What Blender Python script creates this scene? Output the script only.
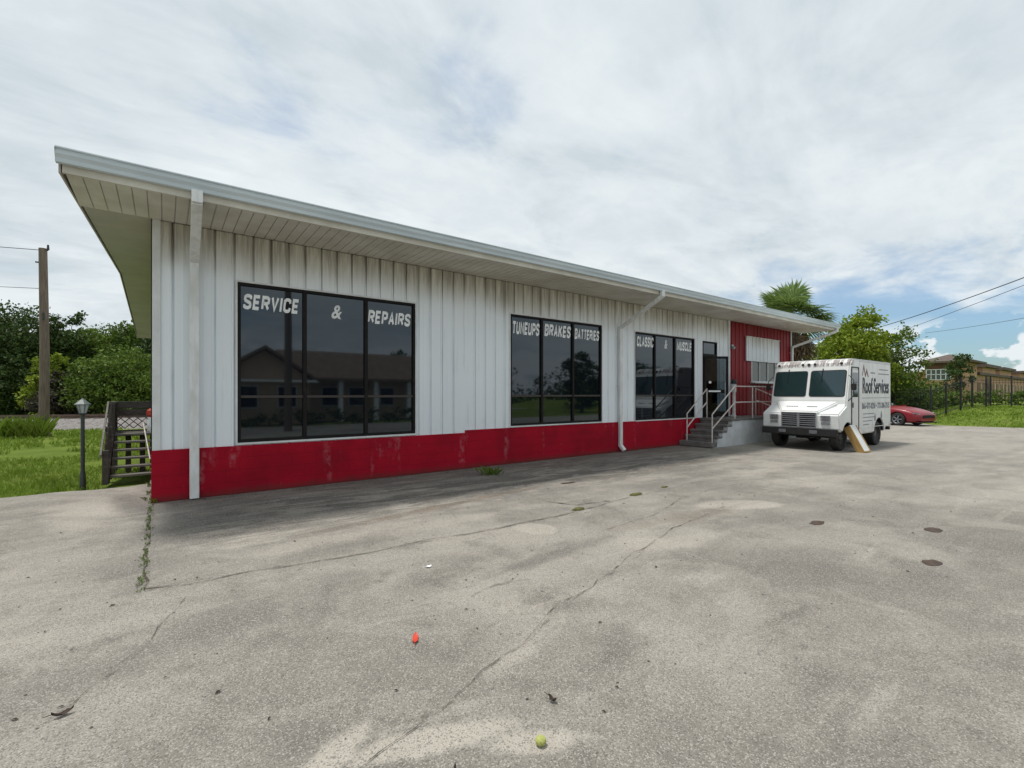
import bpy, bmesh, math, random
from mathutils import Vector, Matrix, noise
R = math.radians
PI = math.pi
for o in list(bpy.data.objects): bpy.data.objects.remove(o)
scn = bpy.context.scene
col = scn.collection
rnd = random.Random(7)

# ------------------------------------------------------------------ camera
CAMY, EYE = -8.96, 1.65
cd = bpy.data.cameras.new('camera'); cam = bpy.data.objects.new('camera', cd); col.objects.link(cam)
cam.location = (0, CAMY, EYE); cam.rotation_euler = (R(90), 0, R(-36.53))
cd.sensor_width = 36; cd.lens = 16.49; cd.shift_y = 10/1024; cd.clip_start = .05; cd.clip_end = 3000
scn.camera = cam

# ------------------------------------------------------------------ sun direction, sky, exposure
SHX, SHY = .20, -.19                       # ground shift of a shadow per metre of height
ldir = Vector((SHX, SHY, -1)).normalized()
elev = math.asin(-ldir.z)
az = math.atan2(-ldir.x, -ldir.y)          # bearing of the sun measured from +Y towards +X
sl = bpy.data.lights.new('sun', 'SUN'); sun = bpy.data.objects.new('sun', sl); col.objects.link(sun)
sl.energy = 2.7; sl.angle = R(7); sl.color = (1, .955, .89)
sun.rotation_euler = ldir.to_track_quat('-Z', 'Y').to_euler(); sun.location = (0, 0, 40)
scn.view_settings.view_transform = 'Standard'; scn.view_settings.look = 'None'
scn.view_settings.exposure = 0.24; scn.view_settings.gamma = 1
scn.view_settings.use_curve_mapping = False

class NT:
    """tiny node helper"""
    def __init__(s, tree): s.t = tree; s.n = tree.nodes; s.l = tree.links
    def new(s, typ, **kw):
        n = s.n.new(typ)
        for k, v in kw.items(): setattr(n, k, v)
        return n
    def put(s, sock, v):
        if isinstance(v, bpy.types.NodeSocket): s.l.new(v, sock)
        elif v is not None:
            if hasattr(sock.default_value, '__len__') and not hasattr(v, '__len__'): v = (v, v, v)
            if hasattr(sock.default_value, '__len__') and len(sock.default_value) == 4 and len(v) == 3: v = (*v, 1)
            sock.default_value = v
    def math(s, op, a, b=None, c=None, clamp=False):
        n = s.new('ShaderNodeMath', operation=op, use_clamp=clamp)
        s.put(n.inputs[0], a)
        if b is not None: s.put(n.inputs[1], b)
        if c is not None: s.put(n.inputs[2], c)
        return n.outputs[0]
    def vmath(s, op, a, b=None):
        n = s.new('ShaderNodeVectorMath', operation=op); s.put(n.inputs[0], a)
        if b is not None: s.put(n.inputs[1], b)
        return n.outputs['Value'] if op in ('LENGTH', 'DOT_PRODUCT', 'DISTANCE') else n.outputs[0]
    def noise(s, vec, scale, detail=4, rough=.55, dist=0):
        n = s.new('ShaderNodeTexNoise'); s.put(n.inputs['Vector'], vec)
        n.inputs['Scale'].default_value = scale; n.inputs['Detail'].default_value = detail
        n.inputs['Roughness'].default_value = rough; n.inputs['Distortion'].default_value = dist
        return n.outputs['Fac']
    def ramp(s, v, a, b, lo=0., hi=1., smooth=True):
        n = s.new('ShaderNodeMapRange', interpolation_type='SMOOTHSTEP' if smooth else 'LINEAR')
        s.put(n.inputs['Value'], v)
        for k, x in (('From Min', a), ('From Max', b), ('To Min', lo), ('To Max', hi)): s.put(n.inputs[k], x)
        return n.outputs[0]
    def mix(s, f, a, b, mode='MIX'):
        n = s.new('ShaderNodeMix', data_type='RGBA', blend_type=mode)
        s.put(n.inputs[0], f); s.put(n.inputs[6], a); s.put(n.inputs[7], b)
        return n.outputs[2]
    def xyz(s, v):
        n = s.new('ShaderNodeSeparateXYZ'); s.put(n.inputs[0], v); return n.outputs
    def comb(s, x, y, z):
        n = s.new('ShaderNodeCombineXYZ')
        for i, v in enumerate((x, y, z)): s.put(n.inputs[i], v)
        return n.outputs[0]
    def bump(s, h, strength, dist=.01, normal=None):
        n = s.new('ShaderNodeBump'); s.put(n.inputs['Height'], h)
        n.inputs['Strength'].default_value = strength; n.inputs['Distance'].default_value = dist
        if normal is not None: s.put(n.inputs['Normal'], normal)
        return n.outputs[0]

w = bpy.data.worlds.new('World'); scn.world = w; w.use_nodes = True
N = NT(w.node_tree); N.n.clear()
sky = N.new('ShaderNodeTexSky', sky_type='NISHITA', sun_disc=False)
sky.sun_elevation = elev; sky.sun_rotation = az; sky.air_density = 1.1; sky.dust_density = 1.0
g = N.new('ShaderNodeTexCoord').outputs['Generated']
d = N.vmath('NORMALIZE', g); X, Y, Z = N.xyz(d)
zz = N.math('ADD', N.math('MAXIMUM', Z, 0.0), .16)
px, py = N.math('DIVIDE', X, zz), N.math('DIVIDE', Y, zz)
pv = N.comb(px, py, 0)
# layer streaks run roughly across the view
mp = N.new('ShaderNodeMapping'); N.put(mp.inputs[0], pv); mp.inputs['Rotation'].default_value = (0, 0, R(-20)); mp.inputs['Scale'].default_value = (1.0, 1.5, 1)
n1 = N.noise(mp.outputs[0], .9, 7, .55, .35)
n2 = N.noise(mp.outputs[0], 2.6, 7, .6, .5)
n3 = N.noise(pv, .42, 3, .5)
cov = N.math('ADD', N.math('MULTIPLY', n1, .75), N.math('MULTIPLY', n2, .25))
def dirmask(v, c0, c1):
    v = Vector(v).normalized()
    return N.ramp(N.vmath('DOT_PRODUCT', d, tuple(v)), c0, c1)
# clearer air low in the +X direction
blue = N.math('MULTIPLY', dirmask((1.23, .22, .05), .90, .985), N.ramp(Z, .05, .30, 1, 0))
h1 = N.math('MULTIPLY', dirmask((.60, .85, .74), .988, .9995), .085)
h2 = N.math('MULTIPLY', dirmask((.14, 1.14, .62), .992, .9995), .07)
cov = N.math('SUBTRACT', N.math('SUBTRACT', N.math('SUBTRACT', cov, N.math('MULTIPLY', blue, .42)), h1), h2)
cov = N.math('SUBTRACT', cov, N.math('MULTIPLY', dirmask((.2, -1, .45), .55, .95), .10))
alpha = N.ramp(cov, .24, .42, N.math('SUBTRACT', .48, N.math('MULTIPLY', blue, .48)), 1)
# cumulus heads on the horizon of the clear part
cu = N.noise(N.comb(N.math('MULTIPLY', X, 1), Y, N.math('MULTIPLY', Z, 1.7)), 11, 6, .55)
cum = N.ramp(N.math('SUBTRACT', cu, N.math('MULTIPLY', Z, 2.0)), .34, .385)
cum = N.math('MULTIPLY', N.math('MULTIPLY', cum, N.ramp(Z, .0, .02)), N.ramp(Z, .13, .09))
mp2 = N.new('ShaderNodeMapping'); N.put(mp2.inputs[0], pv); mp2.inputs['Rotation'].default_value = (0, 0, R(35)); mp2.inputs['Scale'].default_value = (.9, 1.5, 1)
n4 = N.noise(mp2.outputs[0], 1.3, 8, .6, .6); n5 = N.noise(pv, 4.5, 6, .62, .3)
shade = N.math('ADD', N.math('ADD', N.math('MULTIPLY', N.ramp(n2, .35, .65), .22), N.math('MULTIPLY', N.ramp(n4, .35, .55), .42)), N.math('ADD', N.math('MULTIPLY', N.ramp(n1, .36, .64), .25), N.math('MULTIPLY', N.ramp(n5, .4, .6), .12)))
big = N.ramp(n3, .35, .65)
ccol = N.mix(N.math('MULTIPLY', N.math('ADD', N.math('MULTIPLY', shade, .75), N.math('MULTIPLY', big, .25)), 1.0),
             (4.6, 5.3, 5.75), (7.6, 8.05, 8.25))
skyc = N.mix(1, sky.outputs[0], (.72, .92, 1.10), 'MULTIPLY')
c = N.mix(alpha, skyc, ccol)
c = N.mix(N.math('MULTIPLY', cum, .85), c, (7.6, 7.9, 8.1))
bg = N.new('ShaderNodeBackground'); N.put(bg.inputs[0], c); bg.inputs[1].default_value = .10
N.l.new(bg.outputs[0], N.new('ShaderNodeOutputWorld').inputs[0])

# ------------------------------------------------------------------ materials
def newmat(name):
    m = bpy.data.materials.new(name); m.use_nodes = True
    n = NT(m.node_tree); b = m.node_tree.nodes['Principled BSDF']
    return m, n, b
def pm(name, c1, c2=None, scale=6, rough=.6, metal=0, bump=0, bscale=60, spec=.5, coat=0, rvar=0, stretch=(1, 1, 1)):
    m, n, b = newmat(name)
    tc = n.new('ShaderNodeTexCoord').outputs['Object']
    mp = n.new('ShaderNodeMapping'); n.put(mp.inputs[0], tc); mp.inputs['Scale'].default_value = stretch
    v = mp.outputs[0]
    c2 = c2 or tuple(x*.82 for x in c1)
    f = n.ramp(n.noise(v, scale, 5, .6), .3, .7)
    n.put(b.inputs['Base Color'], n.mix(f, c1, c2))
    n.put(b.inputs['Roughness'], n.ramp(n.noise(v, scale*2.3, 3), .3, .7, max(0, rough-rvar-.06), rough+.06))
    b.inputs['Metallic'].default_value = metal; b.inputs['Specular IOR Level'].default_value = spec
    b.inputs['Coat Weight'].default_value = coat
    if bump: n.put(b.inputs['Normal'], n.bump(n.noise(v, bscale, 4), bump, .01))
    return m
def leafmat(name, c1, c2, c3, scale=1.2):
    m, n, b = newmat(name)
    tc = n.new('ShaderNodeTexCoord').outputs['Object']
    isl = n.new('ShaderNodeNewGeometry').outputs['Random Per Island']
    a = n.mix(isl, c1, c2)
    f = n.ramp(n.noise(tc, scale, 3), .45, .7)
    n.put(b.inputs['Base Color'], n.mix(f, a, c3))
    b.inputs['Roughness'].default_value = .6; b.inputs['Specular IOR Level'].default_value = .25
    # leaves let some light through
    tr = n.new('ShaderNodeBsdfTranslucent'); n.put(tr.inputs[0], n.mix(.5, a, c2))
    ms = n.new('ShaderNodeMixShader'); ms.inputs[0].default_value = .22
    n.l.new(b.outputs[0], ms.inputs[1]); n.l.new(tr.outputs[0], ms.inputs[2])
    n.l.new(ms.outputs[0], m.node_tree.nodes['Material Output'].inputs[0])
    return m
M = {}
def siding(name, base, base2, dirt, seed=0, dz=(3.35, 4.25), amt=.8, warm_c=(.70, .63, .47)):
    m, n, b = newmat(name)
    tc = n.new('ShaderNodeTexCoord').outputs['Object']; x, y, z = n.xyz(tc)
    v = n.comb(n.math('ADD', n.math('MULTIPLY', x, 7), seed), n.math('MULTIPLY', y, 7), n.math('MULTIPLY', z, .55))
    st = n.noise(v, 1.2, 5, .65)
    fine = n.noise(n.comb(n.math('MULTIPLY', x, 30), n.math('MULTIPLY', y, 30), n.math('MULTIPLY', z, 1.2)), 1.5, 4, .6)
    big = n.noise(tc, .45, 2)
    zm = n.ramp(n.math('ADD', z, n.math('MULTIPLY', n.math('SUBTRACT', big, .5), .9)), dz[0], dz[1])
    f = n.math('MULTIPLY', n.math('MULTIPLY', n.ramp(n.math('ADD', n.math('MULTIPLY', st, .6), n.math('MULTIPLY', fine, .4)), .34, .62), zm), amt)
    c0 = n.mix(n.ramp(big, .3, .7), base, base2)
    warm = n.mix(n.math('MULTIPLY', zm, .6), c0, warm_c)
    faint = n.mix(n.math('MULTIPLY', n.ramp(st, .55, .75), .16), warm, dirt)
    fold = n.math('ABSOLUTE', n.math('SUBTRACT', n.math('FRACT', n.math('DIVIDE', n.math('SUBTRACT', x, .92-.275*.5), .275)), .5))
    fm = n.math('MULTIPLY', n.ramp(fold, .115, .045), n.math('ADD', n.math('MULTIPLY', zm, .75), n.math('MULTIPLY', n.ramp(st, .45, .6), .22)))  # darkens the colour along the fold lines, stronger higher up
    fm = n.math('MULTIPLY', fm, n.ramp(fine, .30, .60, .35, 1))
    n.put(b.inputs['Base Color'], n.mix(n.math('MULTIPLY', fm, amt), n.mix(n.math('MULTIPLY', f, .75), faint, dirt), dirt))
    b.inputs['Roughness'].default_value = .5; b.inputs['Specular IOR Level'].default_value = .3
    n.put(b.inputs['Normal'], n.bump(n.noise(tc, 3, 3), .12, .02))
    return m
M['white_siding'] = siding('white_siding', (.83, .88, .92), (.77, .82, .86), (.13, .105, .075))
M['red_siding'] = siding('red_siding', (.25, .003, .011), (.20, .003, .010), (.05, .01, .01), 3, (3.9, 4.4), .5, (.20, .006, .012))
# painted block base
m, n, b = newmat('red_block')
tc = n.new('ShaderNodeTexCoord').outputs['Object']; x, y, z = n.xyz(tc)
wv = n.comb(x, z, 0)
br = n.new('ShaderNodeTexBrick'); n.put(br.inputs['Vector'], wv); br.inputs['Scale'].default_value = 1
br.inputs['Brick Width'].default_value = .4; br.inputs['Row Height'].default_value = .2; br.inputs['Mortar Size'].default_value = .006
br.inputs['Mortar Smooth'].default_value = .6
st = n.noise(n.comb(n.math('MULTIPLY', x, 2.2), 0, n.math('MULTIPLY', z, .5)), 1.6, 5, .6)
eff = n.math('MULTIPLY', n.ramp(st, .55, .72), n.ramp(n.noise(tc, 12, 4), .4, .65))
c0 = n.mix(n.ramp(n.noise(tc, 1.3, 4), .35, .7), (.37, .0035, .020), (.27, .003, .015))
c0 = n.mix(n.math('MULTIPLY', br.outputs['Fac'], .35), c0, (.13, .003, .008))
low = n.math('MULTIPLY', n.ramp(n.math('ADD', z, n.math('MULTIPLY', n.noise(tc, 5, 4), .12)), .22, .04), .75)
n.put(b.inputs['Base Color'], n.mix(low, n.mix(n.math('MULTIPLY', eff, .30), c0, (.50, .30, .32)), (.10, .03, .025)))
b.inputs['Roughness'].default_value = .8; b.inputs['Specular IOR Level'].default_value = .2
n.put(b.inputs['Normal'], n.bump(n.math('ADD', n.math('MULTIPLY', br.outputs['Fac'], -1), n.math('MULTIPLY', n.noise(tc, 40, 4), .3)), .35, .006))
M['red_block'] = m
# glass
def glassy(name, c, rough=.03, wav=.02):
    m, n, b = newmat(name)
    b.inputs['Base Color'].default_value = (*c, 1); b.inputs['Roughness'].default_value = rough
    b.inputs['IOR'].default_value = 1.75; b.inputs['Specular Tint'].default_value = (.80, .92, 1.0, 1)
    tc = n.new('ShaderNodeTexCoord').outputs['Object']
    n.put(b.inputs['Normal'], n.bump(n.noise(tc, 1.1, 2), wav, .02))
    return m
M['tinted_glass'] = glassy('tinted_glass', (.005, .007, .011))
M['clear_glass'] = None
m, n, b = newmat('door_glass')
b.inputs['Base Color'].default_value = (.30, .36, .38, 1); b.inputs['Roughness'].default_value = .02
b.inputs['Transmission Weight'].default_value = 1; b.inputs['IOR'].default_value = 1.0
gl = n.new('ShaderNodeBsdfGlossy'); gl.inputs['Roughness'].default_value = .02
tr = n.new('ShaderNodeBsdfTransparent'); tr.inputs[0].default_value = (.42, .48, .50, 1)
fr = n.new('ShaderNodeFresnel'); ms = n.new('ShaderNodeMixShader')
n.l.new(fr.outputs[0], ms.inputs[0]); n.l.new(tr.outputs[0], ms.inputs[1]); n.l.new(gl.outputs[0], ms.inputs[2])
n.l.new(ms.outputs[0], m.node_tree.nodes['Material Output'].inputs[0]); M['door_glass'] = m
M['bronze'] = pm('bronze_frame', (.008, .007, .007), (.014, .013, .013), 5, .6, spec=.2)
M['bar_bronze'] = pm('bar_bronze', (.045, .036, .032), None, 5, .5)
M['white_trim'] = pm('white_trim', (.72, .74, .75), (.60, .62, .62), 3, .45)
M['gutter'] = pm('gutter_paint', (.60, .68, .73), (.50, .58, .63), 2, .4, stretch=(.5, 3, 3))
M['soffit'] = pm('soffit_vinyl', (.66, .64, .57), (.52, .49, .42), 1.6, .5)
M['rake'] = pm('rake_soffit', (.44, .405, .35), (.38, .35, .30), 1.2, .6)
M['dirty_white'] = pm('downspout_paint', (.76, .79, .80), (.60, .61, .59), 3, .45, stretch=(3, 3, .8))
M['roof'] = pm('roof_metal', (.55, .56, .56), (.45, .46, .46), 1, .5)
M['letter'] = pm('letter_vinyl', (.92, .94, .95), (.78, .81, .82), 9, .5)
M['concrete'] = pm('step_concrete', (.20, .19, .18), (.13, .125, .12), 5, .85, bump=.3)
M['painted_concrete'] = pm('painted_concrete', (.62, .66, .69), (.50, .52, .52), 2.5, .7, bump=.25, bscale=30)
M['rail_paint'] = pm('rail_paint', (.66, .62, .60), (.48, .40, .36), 8, .5)
M['black_metal'] = pm('black_metal', (.012, .012, .013), (.02, .02, .02), 8, .5)
M['black_rubber'] = pm('black_rubber', (.018, .018, .019), (.035, .033, .03), 6, .8)
M['dark_interior'] = pm('dark_interior', (.012, .012, .013), None, 3, .9)
M['chrome'] = pm('chrome', (.55, .56, .57), (.42, .43, .44), 10, .25, metal=1)
M['alu'] = pm('dull_aluminium', (.42, .44, .47), (.30, .32, .35), 8, .4, metal=.7)
M['truck_glass'] = glassy('truck_glass', (.012, .030, .034), .04, .01)
M['red_lens'] = pm('red_lens', (.35, .01, .01), None, 4, .2)
M['amber_lens'] = pm('amber_lens', (.55, .18, .02), None, 4, .2)
M['steel_wheel'] = pm('steel_wheel', (.11, .105, .10), (.06, .058, .055), 9, .6)
M['headlamp'] = pm('headlamp_lens', (.30, .32, .34), (.16, .18, .20), 30, .12, metal=.4)
M['navy'] = pm('navy_vinyl', (.025, .030, .055), None, 4, .5)
M['maroon'] = pm('maroon_vinyl', (.16, .03, .035), None, 4, .5)
M['grey_vinyl'] = pm('grey_vinyl', (.22, .23, .27), None, 4, .5)
M['wood_old'] = pm('weathered_wood', (.10, .085, .07), (.045, .040, .035), 3, .85, bump=.4, bscale=25, stretch=(3, 3, 12))
M['tread'] = pm('grey_tread', (.19, .18, .16), (.10, .095, .085), 4, .85, bump=.3, stretch=(1, 8, 8))
M['pole_wood'] = pm('pole_wood', (.21, .16, .13), (.12, .09, .07), 3, .9, bump=.5, bscale=30, stretch=(8, 8, .6))
M['new_wood'] = pm('yellow_wood', (.42, .27, .09), (.30, .18, .06), 4, .7, stretch=(6, 6, 1))
M['lamp_grey'] = pm('lamp_metal', (.035, .045, .042), (.02, .026, .025), 6, .5)
M['cap_grey'] = pm('cap_metal', (.16, .19, .19), (.10, .12, .12), 6, .45)
M['bark'] = pm('bark', (.10, .075, .055), (.05, .04, .03), 5, .95, bump=.6, bscale=20, stretch=(4, 4, 1))
M['steel_rust'] = pm('rusty_rail', (.16, .10, .07), (.09, .06, .045), 5, .7)
M['tan_wall'] = pm('tan_stucco', (.50, .30, .18), (.42, .25, .15), .6, .85)
M['brown_wall'] = pm('brown_stucco', (.15, .075, .05), (.12, .06, .042), .6, .85)
M['cream_wall'] = pm('cream_stucco', (.56, .42, .30), (.48, .36, .26), .5, .85)
M['dark_roof'] = pm('dark_roofing', (.085, .065, .055), (.12, .09, .075), .8, .85)
M['shingle'] = pm('brown_shingle', (.24, .17, .125), (.16, .115, .09), 2.5, .9, bump=.4, bscale=12)
M['orange'] = pm('orange_plastic', (.62, .06, .025), (.45, .035, .02), 9, .5)
M['yellow'] = pm('yellow_green_felt', (.46, .48, .14), (.28, .30, .09), 90, .9, bump=.4)
M['leaf_brown'] = pm('dead_leaf', (.05, .032, .022), (.03, .02, .015), 20, .85)
M['rust_plate'] = pm('rusty_plate', (.075, .045, .03), (.04, .028, .022), 9, .8, bump=.4)
M['moss'] = pm('moss', (.12, .11, .03), (.07, .075, .02), 25, .95, bump=.8, bscale=90)
M['leafA'] = leafmat('leaf_mid_green', (.055, .100, .014), (.155, .23, .030), (.085, .145, .022))
M['leafB'] = leafmat('leaf_dark_green', (.026, .052, .013), (.075, .120, .024), (.045, .082, .018))
M['leafC'] = leafmat('leaf_yellow_green', (.12, .185, .014), (.26, .33, .025), (.18, .25, .020))
M['leafD'] = leafmat('leaf_grey_brown', (.050, .048, .034), (.085, .075, .05), (.035, .036, .024))
M['palm_leaf'] = leafmat('palm_leaf', (.09, .16, .035), (.24, .33, .09), (.13, .20, .05))
M['palm_dead'] = leafmat('palm_dead', (.10, .07, .04), (.16, .11, .06), (.06, .045, .03))
M['blade'] = leafmat('grass_blade', (.12, .20, .018), (.24, .34, .040), (.17, .22, .035), .8)

# asphalt lot
SAND = [(.75, .62, -6.75, .32, .10, 30, .5, .5, 4), (.8, 1.05, -6.95, .55, .12, -20, .5, .5, 4), (.75, 1.45, -7.25, .35, .10, -30, .6, .5, 4), (.45, 1.75, -6.6, .35, .12, 15, .7, .6, 3), (.4, 2.1, -6.85, .30, .13, 15, .7, .6, 3),
        (.60, 3.65, -4.5, .25, .32, 20, .3, .2, 2), (.45, 4.6, -5.7, .9, .5, -15, .6, .4, 2), (.65, 6.9, -5.35, .75, .35, -30, .3, .25, 1.5), (.4, 10, -5.2, 1.8, .6, -12, .5, .4, 1.5),
        (.5, .9, -2.9, .9, .35, 4, .6, .6, 2.5), (.4, 1.6, -3.4, 1.5, .3, 6, .6, .6, 2.5), (.5, -.9, -.2, .55, 1.7, 6, .7, .5, 2), (.35, 3.0, -3.6, 1.6, .25, 2, .7, .6, 2), (.4, 12, -8, 3, .8, -20, .7, .5, 1)]
DARK = [(.65, .55, -4.9, 1.3, .45, 22, .8, .6, 1.6), (.7, 3.2, -5.35, 1.3, .16, 5, .8, .7, 2.5), (.6, 4.9, -6.9, 1.4, .55, 10, .9, .6, 1.6), (.55, -.5, -5.3, .8, .4, 20, .8, .6, 2),
        (.7, 3.2, -2.2, 2.6, .22, 7, .8, .7, 1.8), (.75, .7, -2.5, .8, .22, 6, .8, .7, 3), (.5, 2.3, -6.9, .6, .25, 5, .8, .7, 3), (.45, 9.0, -3.6, 2.6, .25, 3, .8, .7, 2), (.9, -.42, .2, .30, 1.5, 8, .8, .5, 2), (.7, .35, -1.7, .9, .5, 10, .8, .6, 2), (.45, 6.9, -6.2, 1.6, .4, -25, .9, .7, 1.5), (.45, 1.9, -5.2, 1.0, .3, 10, .9, .7, 2)]  # dark stains; those at the left wall corner paint in eave shade
def ground_mat():
    m, n, b = newmat('worn_asphalt')
    tc = n.new('ShaderNodeTexCoord').outputs['Object']; x, y, z = n.xyz(tc)
    big = n.noise(tc, .32, 6, .6, .4); mid = n.noise(tc, 1.7, 6, .62, .2); fine = n.noise(tc, 55, 3, .7); grit = n.noise(tc, 160, 3, .75)
    c = n.mix(n.ramp(big, .36, .66), (.335, .308, .268), (.195, .181, .158))
    c = n.mix(n.math('MULTIPLY', n.ramp(mid, .50, .68), .7), c, (.155, .142, .125))
    c = n.mix(n.math('MULTIPLY', n.ramp(mid, .48, .30), .35), c, (.40, .37, .325))
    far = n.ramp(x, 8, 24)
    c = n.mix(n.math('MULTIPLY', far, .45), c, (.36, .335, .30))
    def blob(cx, cy, rx, ry, rot, soft=.5, wob=.45, wsc=1.6):
        mp = n.new('ShaderNodeMapping', vector_type='TEXTURE'); n.put(mp.inputs[0], tc)
        mp.inputs['Location'].default_value = (cx, cy, 0); mp.inputs['Rotation'].default_value = (0, 0, R(rot)); mp.inputs['Scale'].default_value = (rx, ry, 1)
        q = n.xyz(mp.outputs[0]); L = n.vmath('LENGTH', n.comb(q[0], q[1], 0))
        L = n.math('ADD', L, n.math('MULTIPLY', n.math('SUBTRACT', n.noise(tc, wsc, 5, .65), .5), wob*2.4))
        return n.ramp(L, 1.0, 1.0-soft)
    def paint(c, col_, k, *a, **kw): return n.mix(n.math('MULTIPLY', blob(*a, **kw), k), c, col_)
    sand = (.47, .43, .37); dark = (.135, .125, .112); rusty = (.20, .145, .10)
    # pale pads / washed sand
    for a in SAND: c = paint(c, sand, a[0], *a[1:6], soft=a[6], wob=a[7], wsc=a[8])
    for a in DARK: c = paint(c, dark, a[0], *a[1:6], soft=a[6], wob=a[7], wsc=a[8])
    c = paint(c, rusty, .75, 3.7, -2.75, 2.8, .15, 8, soft=.8, wob=.8, wsc=1.5)
    c = paint(c, rusty, .40, 9.8, -2.5, 3.2, .14, 5, soft=.8, wob=.8, wsc=1.5)
    c = paint(c, rusty, .35, 5.6, -5.3, 1.6, .3, -10, soft=.9, wob=.8, wsc=1.5)
    mp = n.new('ShaderNodeMapping'); n.put(mp.inputs[0], tc); mp.inputs['Rotation'].default_value = (0, 0, R(-9)); mp.inputs['Scale'].default_value = (.45, 2.0, 1)
    scuff = n.noise(mp.outputs[0], 1.1, 7, .65, .6)
    c = n.mix(n.math('MULTIPLY', n.ramp(scuff, .52, .66), .34), c, (.15, .137, .12))
    c = n.mix(n.math('MULTIPLY', n.ramp(scuff, .44, .32), .40), c, (.44, .405, .355))
    bl_ = n.noise(tc, .9, 6, .6, .8)
    c = n.mix(n.math('MULTIPLY', n.ramp(bl_, .56, .61), .22), c, (.42, .385, .335))
    c = n.mix(n.math('MULTIPLY', n.ramp(bl_, .40, .36), .25), c, (.14, .13, .115))
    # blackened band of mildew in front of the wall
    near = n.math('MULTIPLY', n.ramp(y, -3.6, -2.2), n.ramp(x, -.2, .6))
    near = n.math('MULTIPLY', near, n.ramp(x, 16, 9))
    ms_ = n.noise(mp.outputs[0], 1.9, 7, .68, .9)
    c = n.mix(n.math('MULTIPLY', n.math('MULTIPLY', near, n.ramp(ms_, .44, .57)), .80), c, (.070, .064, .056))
    spots = n.noise(tc, 7, 4, .6, .3)
    c = n.mix(n.math('MULTIPLY', n.ramp(spots, .66, .72), .45), c, (.10, .092, .082))
    # darker strip along the foot of the wall
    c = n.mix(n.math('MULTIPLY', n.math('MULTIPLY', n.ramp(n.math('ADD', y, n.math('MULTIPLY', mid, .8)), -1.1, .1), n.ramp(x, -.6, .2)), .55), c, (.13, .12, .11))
    # faint wheel tracks sweeping past the shop
    for (cx, cy, r, k) in ((22, 30, 38.3, .30), (22, 30, 36.9, .30), (30, 22, 33.2, .22), (-6, -40, 36.2, .22)):
        L = n.vmath('DISTANCE', tc, (cx, cy, 0))
        L = n.math('ABSOLUTE', n.math('SUBTRACT', n.math('ADD', L, n.math('MULTIPLY', mid, .25)), r))
        c = n.mix(n.math('MULTIPLY', n.ramp(L, .17, .03), k), c, (.17, .158, .14))
    # aggregate
    vo = n.new('ShaderNodeTexVoronoi', feature='F1'); n.put(vo.inputs['Vector'], tc); vo.inputs['Scale'].default_value = 150
    st = n.xyz(vo.outputs['Color'])[0]
    c = n.mix(n.math('MULTIPLY', n.ramp(st, .74, .95), .50), c, (.52, .49, .44))
    c = n.mix(n.math('MULTIPLY', n.ramp(st, .30, .06), .60), c, (.09, .083, .075))
    c = n.mix(n.math('MULTIPLY', n.ramp(grit, .52, .72), .35), c, (.12, .11, .10))
    c = n.mix(n.math('MULTIPLY', n.ramp(fine, .55, .75), .30), c, (.46, .43, .38))
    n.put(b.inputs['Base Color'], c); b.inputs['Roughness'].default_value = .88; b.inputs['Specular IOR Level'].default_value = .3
    hh = n.math('ADD', n.math('MULTIPLY', vo.outputs['Distance'], -.8), n.math('MULTIPLY', grit, .8))
    n.put(b.inputs['Normal'], n.bump(hh, .55, .012, n.bump(mid, .25, .05)))
    return m
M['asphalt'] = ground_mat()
def turf_mat(name, a, b_, c_):
    m, n, b = newmat(name)
    tc = n.new('ShaderNodeTexCoord').outputs['Object']
    f = n.ramp(n.noise(tc, 1.1, 5, .6), .35, .68); g2 = n.ramp(n.noise(tc, .35, 4, .6), .55, .72)
    c = n.mix(f, a, b_); c = n.mix(n.math('MULTIPLY', g2, .7), c, c_)
    c = n.mix(n.math('MULTIPLY', n.ramp(n.noise(tc, 45, 3), .5, .8), .5), c, tuple(v*.45 for v in a))
    n.put(b.inputs['Base Color'], c); b.inputs['Roughness'].default_value = .95; b.inputs['Specular IOR Level'].default_value = .1
    n.put(b.inputs['Normal'], n.bump(n.noise(tc, 30, 5, .7), .9, .06))
    return m
M['turf'] = turf_mat('turf', (.16, .22, .035), (.11, .165, .026), (.30, .26, .12))
m, n, b = newmat('ballast_stone')
tc = n.new('ShaderNodeTexCoord').outputs['Object']
vo = n.new('ShaderNodeTexVoronoi'); n.put(vo.inputs['Vector'], tc); vo.inputs['Scale'].default_value = 14
n.put(b.inputs['Base Color'], n.mix(n.xyz(vo.outputs['Color'])[0], (.11, .10, .095), (.29, .265, .25)))
n.put(b.inputs['Normal'], n.bump(vo.outputs['Distance'], 1, .05)); b.inputs['Roughness'].default_value = .9
M['ballast'] = m
# crack filler
M['crack'] = pm('crack_dirt', (.045, .038, .030), (.085, .070, .05), 14, .95, bump=.5)
def seethrough(m, sc, a, b_, k=1.0):
    n = NT(m.node_tree); out = m.node_tree.nodes['Material Output']; pb = m.node_tree.nodes['Principled BSDF']
    tc = n.new('ShaderNodeTexCoord').outputs['Object']; f = n.math('MULTIPLY', n.ramp(n.noise(tc, sc, 4, .65), a, b_), k)
    n.put(pb.inputs['Alpha'], f)
seethrough(M['crack'], 5, .34, .52)
M['crack_stain'] = pm('crack_stain', (.07, .062, .052), (.10, .09, .075), 9, .95); seethrough(M["crack_stain"], 7, .40, .68, .35)
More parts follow.
